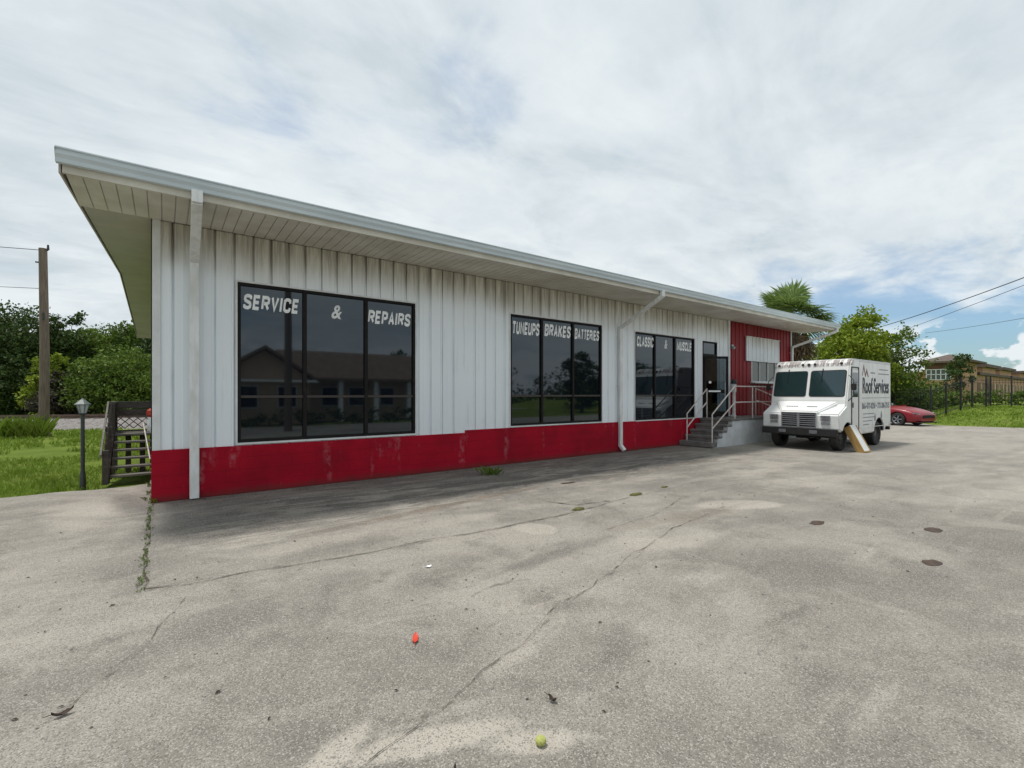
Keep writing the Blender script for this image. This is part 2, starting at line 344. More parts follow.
# stained step van paint
m, n, b = newmat('van_white')
tc = n.new('ShaderNodeTexCoord').outputs['Object']; x, y, z = n.xyz(tc)
grime = n.noise(n.comb(x, n.math('MULTIPLY', y, 7), n.math('MULTIPLY', z, 2)), 1.7, 5, .7)
hd = n.math('MULTIPLY', n.math('MULTIPLY', n.ramp(z, 2.44, 2.50), n.ramp(x, 1.25, 1.0)), n.ramp(grime, .38, .56))
lowd = n.math('MULTIPLY', n.ramp(z, .9, .45), n.ramp(n.noise(tc, 4, 5), .4, .7))
c = n.mix(n.ramp(n.noise(tc, 1.5, 4), .3, .7), (.79, .80, .79), (.70, .71, .71))
c = n.mix(n.math('MULTIPLY', lowd, .4), c, (.30, .26, .21)); c = n.mix(n.math('MULTIPLY', hd, .85), c, (.17, .13, .12))
n.put(b.inputs['Base Color'], c); b.inputs['Roughness'].default_value = .38
M['van_white'] = m
M['car_red'] = pm('car_red', (.24, .003, .012), (.20, .003, .010), 2, .35, coat=.35)

# ------------------------------------------------------------------ mesh helpers
class MB:
    def __init__(s): s.v = []; s.f = []; s.m = []
    def add(s, vs, fs, mi=0, T=None):
        o = len(s.v)
        s.v += [tuple(T @ Vector(v)) if T else tuple(v) for v in vs]
        s.f += [tuple(i+o for i in f) for f in fs]; s.m += [mi]*len(fs); return s
    def box(s, a, b, mi=0, T=None):
        (x0, y0, z0), (x1, y1, z1) = a, b
        x0, x1 = sorted((x0, x1)); y0, y1 = sorted((y0, y1)); z0, z1 = sorted((z0, z1))
        v = [(x, y, z) for z in (z0, z1) for x, y in ((x0, y0), (x1, y0), (x1, y1), (x0, y1))]
        return s.add(v, [(3, 2, 1, 0), (4, 5, 6, 7), (0, 1, 5, 4), (1, 2, 6, 5), (2, 3, 7, 6), (3, 0, 4, 7)], mi, T)
    def prism(s, poly, ax, a, b, mi=0, T=None):
        """poly of 2D points extruded along axis ax (0,1,2) from a to b"""
        n_ = len(poly)
        def P(p, t):
            q = [p[0], p[1]]; q.insert(ax, t); return tuple(q)
        v = [P(p, a) for p in poly]+[P(p, b) for p in poly]
        f = [tuple(range(n_)), tuple(range(2*n_-1, n_-1, -1))]+[(i, i+n_, (i+1) % n_+n_, (i+1) % n_) for i in range(n_)]
        return s.add(v, f, mi, T)
    def rod(s, p, q, r0, r1=None, n_=10, mi=0, cap=True, T=None):
        p, q = Vector(p), Vector(q); r1 = r0 if r1 is None else r1
        d_ = (q-p).normalized(); u = d_.orthogonal().normalized(); w_ = d_.cross(u)
        v = []
        for c_, r in ((p, r0), (q, r1)):
            for i in range(n_):
                a = 2*PI*i/n_; v.append(c_+(u*math.cos(a)+w_*math.sin(a))*r)
        f = [(i, (i+1) % n_, (i+1) % n_+n_, i+n_) for i in range(n_)]
        if cap: f += [tuple(range(n_-1, -1, -1)), tuple(range(n_, 2*n_))]
        return s.add(v, f, mi, T)
    def tube(s, pts, r, n_=8, mi=0):
        pts = [Vector(p) for p in pts]; rings = []
        rs = r if hasattr(r, '__len__') else [r]*len(pts)
        u = None; o = len(s.v)
        for i, p in enumerate(pts):
            t = (pts[min(i+1, len(pts)-1)]-pts[max(i-1, 0)]).normalized()
            u = t.orthogonal().normalized() if u is None else (u-t*u.dot(t)).normalized()
            w_ = t.cross(u)
            s.v += [tuple(p+(u*math.cos(2*PI*k/n_)+w_*math.sin(2*PI*k/n_))*rs[i]) for k in range(n_)]
        fs = []
        for i in range(len(pts)-1):
            for k in range(n_):
                k2 = (k+1) % n_; fs.append((o+i*n_+k, o+i*n_+k2, o+(i+1)*n_+k2, o+(i+1)*n_+k))
        fs += [tuple(o+k for k in range(n_-1, -1, -1)), tuple(o+(len(pts)-1)*n_+k for k in range(n_))]
        s.f += fs; s.m += [mi]*len(fs); return s
    def lathe(s, prof, c=(0, 0, 0), ax='Z', n_=24, mi=0):
        o = len(s.v)
        for (r, h) in prof:
            for k in range(n_):
                a = 2*PI*k/n_; x_, y_ = r*math.cos(a), r*math.sin(a)
                p = (x_, y_, h) if ax == 'Z' else (x_, h, y_) if ax == 'Y' else (h, x_, y_)
                s.v.append((p[0]+c[0], p[1]+c[1], p[2]+c[2]))
        fs = []
        for i in range(len(prof)-1):
            for k in range(n_):
                k2 = (k+1) % n_; fs.append((o+i*n_+k, o+i*n_+k2, o+(i+1)*n_+k2, o+(i+1)*n_+k))
        s.f += fs; s.m += [mi]*len(fs); return s
    def build(s, name, mats, parent=None, smooth=False, bevel=0, segs=2, loc=None):
        me = bpy.data.meshes.new(name); me.from_pydata(s.v, [], s.f)
        for m_ in (mats if isinstance(mats, (list, tuple)) else [mats]): me.materials.append(M[m_] if isinstance(m_, str) else m_)
        me.polygons.foreach_set('material_index', s.m)
        o = bpy.data.objects.new(name, me); col.objects.link(o); o.parent = parent
        if loc: o.location = loc
        if len(s.f) < 20000:
            bm = bmesh.new(); bm.from_mesh(me)
            bmesh.ops.recalc_face_normals(bm, faces=bm.faces)
            if bevel:
                es = [e for e in bm.edges if len(e.link_faces) == 2 and e.calc_face_angle() > .6]
                bmesh.ops.bevel(bm, geom=es, offset=bevel, segments=segs, affect='EDGES', clamp_overlap=True)
            bm.to_mesh(me); bm.free()
        if smooth: me.shade_smooth() if smooth is True else me.shade_auto_smooth(angle=R(40)) if hasattr(me, 'shade_auto_smooth') else None
        if smooth == 'auto':
            me.polygons.foreach_set('use_smooth', [True]*len(me.polygons))
            bm = bmesh.new(); bm.from_mesh(me)
            for e in bm.edges: e.smooth = not (len(e.link_faces) == 2 and e.calc_face_angle() > R(38))
            bm.to_mesh(me); bm.free()
        return o
def tag(o, label=None, cat=None, group=None, kind=None):
    if label: o['label'] = label
    if cat: o['category'] = cat
    if group: o['group'] = group
    if kind: o['kind'] = kind
    return o
def empty(name, loc, label, cat, group=None, rz=0):
    o = bpy.data.objects.new(name, None); col.objects.link(o); o.location = loc; o.rotation_euler = (0, 0, rz)
    o.empty_display_size = .3
    return tag(o, label, cat, group)
def struct(mb, name, mats, **kw): return tag(mb.build(name, mats, **kw), kind='structure')
def copy_tree(o, parent=None):
    c = o.copy(); col.objects.link(c); c.parent = parent
    for ch in list(o.children): copy_tree(ch, c)
    return c
def text_obj(s, name, mat, parent, x0, x1, z0, z1, y, shear=.25, bold=.03, thick=.002, z0b=None, z1b=None):
    """lettering on a plane facing -Y, fitted into the box x0..x1, z0..z1"""
    cu_ = bpy.data.curves.new('lettering', 'FONT'); cu_.body = s; cu_.offset = min(bold, .022); cu_.shear = shear; cu_.extrude = .0; cu_.resolution_u = 3
    t = bpy.data.objects.new('tmp', cu_); col.objects.link(t)
    dg = bpy.context.evaluated_depsgraph_get()
    me = bpy.data.meshes.new_from_object(t.evaluated_get(dg)); bpy.data.objects.remove(t); 
    xs = [v.co.x for v in me.vertices]; ys = [v.co.y for v in me.vertices]
    ax, bx, ay, by = min(xs), max(xs), min(ys), max(ys)
    for v in me.vertices:
        u_ = (v.co.x-ax)/(bx-ax); v_ = (v.co.y-ay)/(by-ay)
        v.co = (x0+u_*(x1-x0)*1.0, y, z0+v_*(z1-z0))
    if bold > .03:      # heavier strokes: a second pass shifted sideways, a hair deeper
        bm = bmesh.new(); bm.from_mesh(me); sh_ = (z1-z0)*(bold-.022)*1.6
        d_ = bmesh.ops.duplicate(bm, geom=bm.verts[:]+bm.edges[:]+bm.faces[:])
        for v in d_['geom']:
            if isinstance(v, bmesh.types.BMVert): v.co.x += sh_; v.co.y -= .0006
        bm.to_mesh(me); bm.free()
    me.materials.clear(); me.materials.append(M[mat])
    bm = bmesh.new(); bm.from_mesh(me)
    r = bmesh.ops.extrude_face_region(bm, geom=list(bm.faces))
    for v in r['geom']:
        if isinstance(v, bmesh.types.BMVert): v.co.y -= thick
    bmesh.ops.recalc_face_normals(bm, faces=bm.faces); bm.to_mesh(me); bm.free()
    o = bpy.data.objects.new(name, me); col.objects.link(o); o.parent = parent
    return o
GLY = {  # heavy sans capitals: width and stroke paths on a unit box
 'S': (.62, [[(1, .74), (.97, .92), (.72, 1), (.28, 1), (.03, .9), (.0, .72), (.14, .58), (.86, .42), (1, .28), (.97, .1), (.72, 0), (.28, 0), (.03, .08), (0, .26)]]),
 'E': (.54, [[(1, 1), (0, 1), (0, 0), (1, 0)], [(.1, .5), (.88, .5)]]), 'R': (.62, [[(0, 0), (0, 1), (.7, 1), (1, .88), (1, .60), (.7, .48), (.1, .48)], [(.55, .48), (1, 0)]]),
 'V': (.62, [[(0, 1.06), (.5, 0), (1, 1.06)]]), 'I': (.02, [[(.5, -.09), (.5, 1.09)]]), 'C': (.62, [[(1, .7), (.95, .92), (.7, 1), (.3, 1), (.03, .88), (0, .5), (.03, .12), (.3, 0), (.7, 0), (.95, .08), (1, .3)]]),
 'P': (.58, [[(0, -.09), (0, 1), (.7, 1), (1, .88), (1, .56), (.7, .44), (.1, .44)]]), 'A': (.62, [[(0, -.06), (.5, 1), (1, -.06)], [(.24, .30), (.76, .30)]]), 'T': (.56, [[(-.05, 1), (1.05, 1)], [(.5, -.09), (.5, .9)]]),
 'U': (.60, [[(0, 1.09), (0, .16), (.22, 0), (.78, 0), (1, .16), (1, 1.09)]]), 'N': (.62, [[(0, -.09), (0, 1), (1, 0), (1, 1.09)]]), 'B': (.60, [[(.1, .52), (.72, .52), (.98, .64), (.98, .88), (.72, 1), (0, 1), (0, 0), (.74, 0), (1, .12), (1, .38), (.78, .515)]]),
 'K': (.60, [[(0, -.09), (0, 1.09)], [(.98, 1.06), (.14, .44)], [(.40, .60), (1, -.06)]]), 'L': (.50, [[(0, 1.09), (0, 0), (1, 0)]]), 'M': (.78, [[(0, -.09), (0, 1), (.5, .12), (1, 1), (1, -.09)]]),
 '&': (.66, [[(1.06, -.04), (.26, .74), (.24, .93), (.42, 1), (.64, .94), (.66, .78), (.14, .42), (0, .24), (.14, .04), (.42, 0), (.74, .10), (1.0, .46)]])}
def vinyl(s_, name, mat, parent, x0, x1, z0, z1, y, lean=.20, sw=.225, thick=.0015):
    adv = [GLY[c][0]+sw for c in s_]; gap = .15; tot = sum(adv)+gap*(len(s_)-1)+lean
    mb = MB(); cx_ = 0; k_ = 0
    for c, a in zip(s_, adv):
        w_, paths = GLY[c]
        for path in paths:
            P = [Vector((cx_+sw/2+p[0]*w_, sw/2+p[1]*(1-sw))) for p in path]; L, Rr = [], []
            for i, p in enumerate(P):
                d0 = (p-P[i-1]).normalized() if i else None; d1 = (P[i+1]-p).normalized() if i < len(P)-1 else None
                if d0 is None: d0 = d1
                if d1 is None: d1 = d0
                n0 = Vector((-d0.y, d0.x)); n1 = Vector((-d1.y, d1.x)); m_ = (n0+n1)
                m_ = m_.normalized() if m_.length > .01 else n0
                k = min(1.6, 1/max(.35, m_.dot(n0))); L.append(p+m_*k*sw/2); Rr.append(p-m_*k*sw/2)
            yy = y-.0003*k_; k_ += 1; n_ = len(P)
            T_ = lambda q: (x0+(q.x+lean*q.y)/tot*(x1-x0), z0+q.y*(z1-z0))
            o = len(mb.v)
            for off in (0, -thick):
                for q in L+Rr: u_, v_ = T_(q); mb.v.append((u_, yy+off, v_))
            for i in range(n_-1):
                mb.f.append((o+i, o+i+1, o+i+1+n_, o+i+n_)); mb.f.append((o+2*n_+i, o+2*n_+i+n_, o+2*n_+i+1+n_, o+2*n_+i+1))
                mb.f.append((o+i, o+2*n_+i, o+2*n_+i+1, o+i+1)); mb.f.append((o+n_+i, o+n_+i+1, o+3*n_+i+1, o+3*n_+i))
            mb.f.append((o, o+n_, o+3*n_, o+2*n_)); mb.f.append((o+n_-1, o+3*n_-1, o+4*n_-1, o+2*n_-1))
            mb.m += [0]*(4*(n_-1)+2)
        cx_ += a+gap
    return mb.build(name, mat, parent)
def boolcut(o, cutters):
    for cmb in cutters:
        c_ = cmb.build('cutter', 'black_metal', o.parent); md = o.modifiers.new('cut', 'BOOLEAN'); md.object = c_; md.operation = 'DIFFERENCE'; md.solver = 'EXACT'
        dg = bpy.context.evaluated_depsgraph_get(); dg.update()
        me = bpy.data.meshes.new_from_object(o.evaluated_get(dg)); o.modifiers.clear(); old = o.data; o.data = me; me.name = old.name
        bpy.data.objects.remove(c_)

# ------------------------------------------------------------------ the ground
def sm(t): t = max(0, min(1, t)); return t*t*(3-2*t)
mb = MB().add([(-400, -400, -.06), (500, -400, -.06), (500, 500, -.06), (-400, 500, -.06)], [(0, 1, 2, 3)])
struct(mb, 'ground', 'turf')
# concrete/asphalt apron round the shop: outline with an uneven grass edge on the left
edge = []
xx = -34.0
while xx < -.3: edge.append((xx, 1.85-.045*(xx+.2)*(-1)*0+.05*math.sin(xx*3.1)+.04*math.sin(xx*7.7))); xx += .25
poly = [(-34, -17), (34.5, -17), (33.9, -8), (33.5, -5.5), (32.7, -3.2), (32.9, -2.2), (34.3, -1.4), (34.3, 1), (31.2, 14), (1, 14), (-.22, 3.0), (-.22, 2.0)]+edge[::-1]
bm = bmesh.new(); vs = [bm.verts.new((x_, y_, 0)) for x_, y_ in poly]; f_ = bm.faces.new(vs)
r_ = bmesh.ops.extrude_face_region(bm, geom=[f_])
for v in r_['geom']:
    if isinstance(v, bmesh.types.BMVert): v.co.z = -.055
bmesh.ops.recalc_face_normals(bm, faces=bm.faces)
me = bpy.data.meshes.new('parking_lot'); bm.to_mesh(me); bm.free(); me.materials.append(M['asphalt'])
lot = bpy.data.objects.new('parking_lot', me); col.objects.link(lot); tag(lot, kind='structure')
# side street behind the camera, seen only in the windows
struct(MB().box((-120, -40, -.05), (150, -33, -.02)), 'street', 'asphalt')
# grass bank on the right
def bank(x_, y_):
    e = sm((x_-33.0-.55*max(0, y_+3)*.6)/7.5)*.85*(1-.55*sm((y_+2.2)/3))
    e += sm((x_-45)/25)*.25
    return e-.045+.02*math.sin(x_*1.7+y_)*sm((x_-33)/2)
mb = MB(); nx, ny = 70, 60
x0_, x1_, y0_, y1_ = 31.0, 120, -40, 40
for i in range(nx+1):
    for j in range(ny+1):
        x_ = x0_+(x1_-x0_)*(i/nx)**2; y_ = y0_+(y1_-y0_)*j/ny; mb.v.append((x_, y_, bank(x_, y_)))
for i in range(nx):
    for j in range(ny):
        a = i*(ny+1)+j; mb.f.append((a, a+ny+1, a+ny+2, a+1)); mb.m.append(0)
struct(mb, 'grass_bank', 'turf', smooth=True)
# railway ballast: low ridge crossing behind the left lawn
rdir = Vector((math.cos(R(-17)), math.sin(R(-17)), 0)); rn = Vector((-rdir.y, rdir.x, 0)); rc = Vector((-4, 26.2, 0))
mb = MB(); prof = [(-4.6, -.07), (-3.4, .06), (-1.7, .33), (1.7, .33), (3.4, .1), (5.5, -.03)]
K = 90
for i in range(K+1):
    p = rc+rdir*(-75+i*(95/K))
    for j, (a, h_) in enumerate(prof):
        jit = .25*noise.noise(Vector((i*.7, j*2.1, 0))); q = p+rn*(a+jit); mb.v.append((q.x, q.y, h_+.04*noise.noise(Vector((i*1.3, j, 5)))))
for i in range(K):
    for j in range(5): a = i*6+j; mb.f.append((a, a+6, a+7, a+1)); mb.m.append(0)
struct(mb, 'railway_ballast', 'ballast', smooth=True)
trk = empty('railway_track', tuple(rc), 'rusty railway track on grey stone ballast behind the lawn', 'railway track', rz=R(-17))
for s_ in (-.72, .72):
    MB().box((-75, s_-.035, .44), (18, s_+.035, .50)).box((-75, s_-.012, .37), (18, s_+.012, .44)).box((-75, s_-.07, .355), (18, s_+.07, .37)).build('rail', 'steel_rust', trk)
mb = MB()
for i in range(150): mb.box((-74.9+i*.62, -1.25, .27), (-74.65+i*.62, 1.25, .354))
tag(mb.build('sleepers', 'wood_old', trk), kind='stuff')

# cracks in the lot: thin ribbons of dirt, laid at measured places
def ribbon(pts, w0, seed, name='pavement_crack', jit=.03, mat='crack'):
    rr = random.Random(seed); mb = MB(); P = []
    for a, b2 in zip(pts[:-1], pts[1:]):
        a, b2 = Vector((*a, 0)), Vector((*b2, 0)); k = max(2, int((b2-a).length/.06))
        for i in range(k): P.append(a.lerp(b2, i/k))
    P.append(Vector((*pts[-1], 0)))
    L, Rr = [], []
    for i, p in enumerate(P):
        t = (P[min(i+1, len(P)-1)]-P[max(0, i-1)]).normalized(); q = Vector((-t.y, t.x, 0))
        wob = jit*noise.noise(p*2.3+Vector((seed, 0, 0)))*2+jit*.5*noise.noise(p*9+Vector((seed, 3, 0)))
        ww = w0*max(.12, .6+1.1*noise.noise(p*5+Vector((0, seed, 7))))*(.5+rr.random()*.7)
        L.append(p+q*(wob+ww)); Rr.append(p+q*(wob-ww))
    z_ = .0030+.0003*(seed % 10)+(.0035 if seed >= 10 else 0)
    mb.v = [(v.x, v.y, z_) for v in L]+[(v.x, v.y, z_) for v in Rr]; n_ = len(P)
    mb.f = [(i, i+1, i+1+n_, i+n_) for i in range(n_-1)]; mb.m = [0]*(n_-1)
    return struct(mb, name, mat)
CR = lambda pts_, w_, sd: (ribbon(pts_, w_*4.5, sd, 'pavement_stain', .03, 'crack_stain'), ribbon(pts_, w_, sd+10, 'pavement_crack', .03))
CR([(-.16, -3.97), (-.14, -2.9), (-.17, -1.2), (-.16, -.1)], .012, 1)
CR([(-.13, -3.96), (.5, -4.02), (1.3, -4.12), (2.4, -4.16), (3.6, -4.25), (4.7, -4.22), (5.5, -4.1)], .0085, 2)
CR([(.12, -4.35), (-.02, -4.75), (-.1, -5.05), (-.33, -5.45), (-.55, -5.8), (-.9, -6.1)], .0032, 3)
CR([(.62, -6.95), (1.1, -6.75), (1.75, -6.55), (2.7, -6.2), (3.7, -5.9), (5.05, -5.5), (6.6, -5.3)], .0042, 4)
CR([(4.7, -3.5), (4.9, -3.95), (5.5, -4.05)], .012, 5)
CR([(2.0, -5.7), (2.3, -5.62), (2.6, -5.7)], .004, 6)
CR([(4.2, -5.1), (5.4, -4.95), (6.6, -4.6), (8.4, -4.5)], .004, 7)
CR([(5.5, -4.1), (8, -4.0), (11.0, -4.6)], .004, 8)

# ------------------------------------------------------------------ grass blades
def blades(name, area, n_, h0, h1, label_seed, inside=None, wd=.006, tuft=4, hz=lambda x, y: -.05, mat='blade'):
    rr = random.Random(label_seed); mb = MB(); x0, x1, y0, y1 = area; c_ = 0
    while c_ < n_:
        x_ = rr.uniform(x0, x1); y_ = rr.uniform(y0, y1)
        if inside and not inside(x_, y_): continue
        c_ += 1; z_ = hz(x_, y_); k_ = .6+.8*max(0, noise.noise(Vector((x_*.9, y_*.9, 1)))+.4)
        for _ in range(tuft):
            a = rr.uniform(0, 2*PI); hh = rr.uniform(h0, h1)*k_; lean = rr.uniform(.1, .8)*hh
            bx_, by_ = x_+rr.gauss(0, .03), y_+rr.gauss(0, .03); dx, dy = math.cos(a), math.sin(a)
            w_ = wd*rr.uniform(.7, 1.5)
            o = len(mb.v)
            mb.v += [(bx_-dy*w_, by_+dx*w_, z_), (bx_+dy*w_, by_-dx*w_, z_), (bx_+dx*lean*.4+dy*w_*.7, by_+dy*lean*.4-dx*w_*.7, z_+hh*.65), (bx_+dx*lean, by_+dy*lean, z_+hh)]
            mb.f += [(o, o+1, o+2), (o, o+2, o+3)]; mb.m += [0, 0]
    return tag(mb.build(name, mat), kind='stuff')
def lawn_in(x_, y_): return (y_ > 1.95+.1*math.sin(x_*4)) and ((Vector((x_, y_, 0))-rc).dot(rn) < -4.6) and (x_ < -.9 or y_ > 3.2) and noise.noise(Vector((x_*.5, y_*.5, 9))) > -.22
blades('lawn_grass', (-14, -.25, 1.9, 10), 9000, .04, .11, 1, lawn_in)
blades('lawn_grass', (-20, 2.5, 9, 24), 7000, .06, .16, 2, lawn_in, wd=.012)
def bank_in(x_, y_): return x_ > 33.2-.1*(y_+2)+(1.3 if y_ > -1.9 else 0) and bank(x_, y_) > -.02
blades('bank_grass', (32, 44, -12, 2), 6500, .05, .14, 3, bank_in, wd=.012, hz=lambda x, y: bank(x, y)-.01)

# ------------------------------------------------------------------ shop building
shop = empty('shop_building', (0, 0, 0), 'long white ribbed metal shop with red block base and low gable roof', 'building')
XL, XR, YB, HW = -.15, 21.4, 17.0, 4.30
REDX = 16.42
def ribbed(x0, x1, z0, z1, y=0.0, pitch=.275, off=.92):
    """vertical ribbed sheet facing -Y: wide pans with a folded rib between"""
    mb = MB(); xs = [x0]; ys = [0.0]
    k = math.ceil((x0-off)/pitch); 
    while True:
        c_ = off+k*pitch; k += 1
        if c_ > x1-.03: break
        if c_ < x0+.03: continue
        for dx, dy in ((-.034, 0), (-.026, -.018), (-.006, -.018), (.0, .026), (.022, .026), (.028, 0)): xs.append(c_+dx); ys.append(dy)
        m_ = c_+pitch*.5
        if m_ < x1-.05:
            for dx, dy in ((-.02, 0), (0, -.004), (.02, 0)): xs.append(m_+dx); ys.append(dy)
    xs.append(x1); ys.append(0.0); n_ = len(xs)
    mb.v = [(xs[i], y+ys[i], z0) for i in range(n_)]+[(xs[i], y+ys[i], z1) for i in range(n_)]
    mb.f = [(i, i+1, i+1+n_, i+n_) for i in range(n_-1)]; mb.m = [0]*(n_-1)
    return mb
wins = [(.97, 4.15, 2.02, 3.13, .84, 3.51), (6.58, 9.72, 7.57, 8.64, .89, 3.55), (11.14, 14.2, 12.1, 13.13, .87, 3.49)]
# core of the walls
core = MB()
core.box((XL+.02, .02, .02), (XR-.02, .05, .70))
def fill(a, b2, z0, z1): core.box((a, .03, z0), (b2, .10, z1))
mb = MB()
def sheet(x0, x1, z0, z1):
    r2 = ribbed(x0, x1, z0, z1); mb.add(r2.v, r2.f)
D0, D1, DT = 14.70, 15.60, 3.46                   # doorway
zb = lambda x_: .785 if x_ < 5.34 else .845
segs_ = [(XL, .97), (4.15, 5.34), (5.34, 6.58), (9.72, 11.14), (14.2, D0), (D1, REDX)]
for a, b2 in segs_: sheet(a, b2, zb(a), HW)
for (a, b2, m1, m2, z0, z1) in wins: sheet(a, b2, z1, HW); sheet(a, b2, zb(a)-.0, z0)
sheet(D0, D1, DT, HW)
mb.build('wall', 'white_siding', shop)
mb = MB()
S0, S1, SZ0, SZ1 = 18.0, 20.0, 2.1, 3.0
for a, b2, z0, z1 in ((REDX, S0, .85, HW), (S1, XR, .85, HW), (S0, S1, SZ1, HW), (S0, S1, .85, SZ0)):
    r2 = ribbed(a, b2, z0, z1); mb.add(r2.v, r2.f)
tag(mb.build('wall', 'red_siding', shop), label='dark red ribbed siding at the right end')
# red painted base, stepping up at x=5.34
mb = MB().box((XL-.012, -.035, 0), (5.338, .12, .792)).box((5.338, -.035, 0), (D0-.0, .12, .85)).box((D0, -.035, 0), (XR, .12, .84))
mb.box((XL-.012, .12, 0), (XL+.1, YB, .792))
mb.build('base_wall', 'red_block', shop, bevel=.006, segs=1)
# other walls
mb = MB()
mb.box((XL, .0, .792), (XL+.03, YB, HW)).box((XR-.03, .0, 0), (XR, YB, HW)).box((XL, YB, 0), (XR, YB+.03, HW))
o = mb.build('wall', 'white_siding', shop)
# gable ends under the roof
SL = .078; RY = 8.0
for x_ in (XL+.03, XR-.03): MB().prism([(0, HW), (YB, HW), (RY, HW+RY*SL)], 0, x_-.03, x_+.0).build('gable', 'white_siding', shop)
# corner + divider trim
MB().box((XL-.014, -.024, .792), (XL+.10, -.0165, HW)).box((XL-.014, -.024, .792), (XL-.002, .12, HW)).build('corner_trim', 'white_trim', shop)
MB().box((REDX-.10, -.028, .85), (REDX+.02, -.0195, HW)).build('divider_trim', 'white_trim', shop)
MB().box((XR-.09, -.03, .85), (XR+.014, -.0195, HW)).box((XR+.002, -.03, .85), (XR+.014, .15, HW)).build('corner_trim', 'white_trim', shop)
# roof: two pitched sheets with rake overhangs; underside of rakes visible
OH, XA, XB, YF, YR = 1.36, -.985, 22.45, -1.36, YB+1.3
zr = lambda y_: HW+.08+(y_-YF)*SL if y_ <= RY else HW+.08+(RY-YF)*SL-(y_-RY)*SL
mb = MB()
for a, b2 in ((YF, RY), (RY, YR)):
    mb.add([(XA, a, zr(a)), (XB, a, zr(a)), (XB, b2, zr(b2)), (XA, b2, zr(b2)), (XA, a, zr(a)+.06), (XB, a, zr(a)+.06), (XB, b2, zr(b2)+.06), (XA, b2, zr(b2)+.06)],
           [(0, 1, 2, 3), (4, 5, 6, 7), (0, 1, 5, 4), (2, 3, 7, 6), (0, 3, 7, 4), (1, 2, 6, 5)])
mb.build('roof', 'roof', shop)
# level soffit in front, vinyl planks running out from the wall
mb = MB(); x_ = XA+.03; i = 0
while x_ < XB-.03:
    x2 = min(x_+.155, XB-.03); mb.box((x_, YF+.05, HW+.002), (x2-.012, -.024, HW+.018)); x_ = x2
mb.box((XA+.02, YF+.02, HW+.020), (XB-.02, -.0, HW+.03))
mb.build('soffit', 'soffit', shop)
# sloped rake underside
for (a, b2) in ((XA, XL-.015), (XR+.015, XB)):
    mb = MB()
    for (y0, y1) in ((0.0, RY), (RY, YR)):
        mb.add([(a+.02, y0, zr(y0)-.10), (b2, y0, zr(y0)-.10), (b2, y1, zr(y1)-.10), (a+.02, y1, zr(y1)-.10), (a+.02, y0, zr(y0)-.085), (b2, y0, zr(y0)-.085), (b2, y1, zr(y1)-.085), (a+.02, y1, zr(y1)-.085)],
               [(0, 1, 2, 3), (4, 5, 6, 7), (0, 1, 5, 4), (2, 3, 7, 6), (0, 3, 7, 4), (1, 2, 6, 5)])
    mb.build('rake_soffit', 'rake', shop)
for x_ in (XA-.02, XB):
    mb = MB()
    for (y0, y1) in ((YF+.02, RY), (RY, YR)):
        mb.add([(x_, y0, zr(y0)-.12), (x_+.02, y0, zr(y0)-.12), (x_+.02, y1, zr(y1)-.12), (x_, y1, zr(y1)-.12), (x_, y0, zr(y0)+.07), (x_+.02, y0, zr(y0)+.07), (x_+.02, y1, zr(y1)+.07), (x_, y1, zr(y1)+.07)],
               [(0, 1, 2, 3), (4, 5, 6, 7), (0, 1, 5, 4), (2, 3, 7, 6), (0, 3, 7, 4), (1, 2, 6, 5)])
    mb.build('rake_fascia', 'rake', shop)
MB().box((XA+.015, YF-.0, HW-.035), (XB-.015, YF+.045, HW+.17)).build('fascia', 'soffit', shop)
# K-style gutter
gp = [(YF-.004, HW+.055), (YF-.075, HW+.055), (YF-.085, HW+.10), (YF-.115, HW+.14), (YF-.125, HW+.205), (YF-.145, HW+.21), (YF-.145, HW+.195), (YF-.110, HW+.192), (YF-.100, HW+.15), (YF-.07, HW+.075), (YF-.02, HW+.07), (YF-.02, HW+.19), (YF-.004, HW+.19)]
mb = MB().prism(gp, 0, XA-.03, XB+.03)
ep = [(YF-.004, HW+.055), (YF-.075, HW+.055), (YF-.085, HW+.10), (YF-.115, HW+.14), (YF-.125, HW+.205), (YF-.004, HW+.205)]
mb.prism(ep, 0, XA-.036, XA-.0305).prism(ep, 0, XB+.0305, XB+.036)
mb.build('gutter', 'gutter', shop)
# downspouts
def spout(x0, zt, xg, w_=.058, d_=.04, kick=True, out=.0):
    mb = MB()
    def seg(p, q, s=1.0):
        p, q = Vector(p), Vector(q); t = (q-p).normalized(); ux = Vector((1, 0, 0))
        if abs(t.x) > .6: ux = Vector((0, 0, 1)).cross(t).normalized()
        ux = (ux-t*ux.dot(t)).normalized(); uy = t.cross(ux)
        vs = [tuple(c_+ux*(w_*s*a)+uy*(d_*s*b2)) for c_ in (p, q) for a, b2 in ((-1, -1), (1, -1), (1, 1), (-1, 1))]
        mb.add(vs, [(3, 2, 1, 0), (4, 5, 6, 7), (0, 1, 5, 4), (1, 2, 6, 5), (2, 3, 7, 6), (3, 0, 4, 7)])
    yw = -.035-.045-out
    seg((xg, YF-.06, HW+.07), (xg, YF-.06, HW-.10)); seg((xg, YF-.06, HW-.08), (x0, yw, zt), .985); seg((x0, yw, zt+.03), (x0, yw, .16 if kick else .02), .97)
    if kick: seg((x0, yw+.01, .20), (x0+.02, yw-.12, .05), 1.02)
    for z_ in (zt-.25, 1.9): mb.box((x0-.062, yw-.042, z_), (x0+.062, -.0, z_+.03))
    mb.build('downspout', 'dirty_white', shop, bevel=.006, segs=1)
    MB().box((x0-.035, yw-.125, .018), (x0+.055, yw-.075, .06)).build('downspout_mouth', 'dark_interior', shop) if False else None
spout(.375, 3.72, .35, .064, .045, False, .03); spout(10.42, 3.52, 10.5); spout(21.3, 3.62, 22.2)
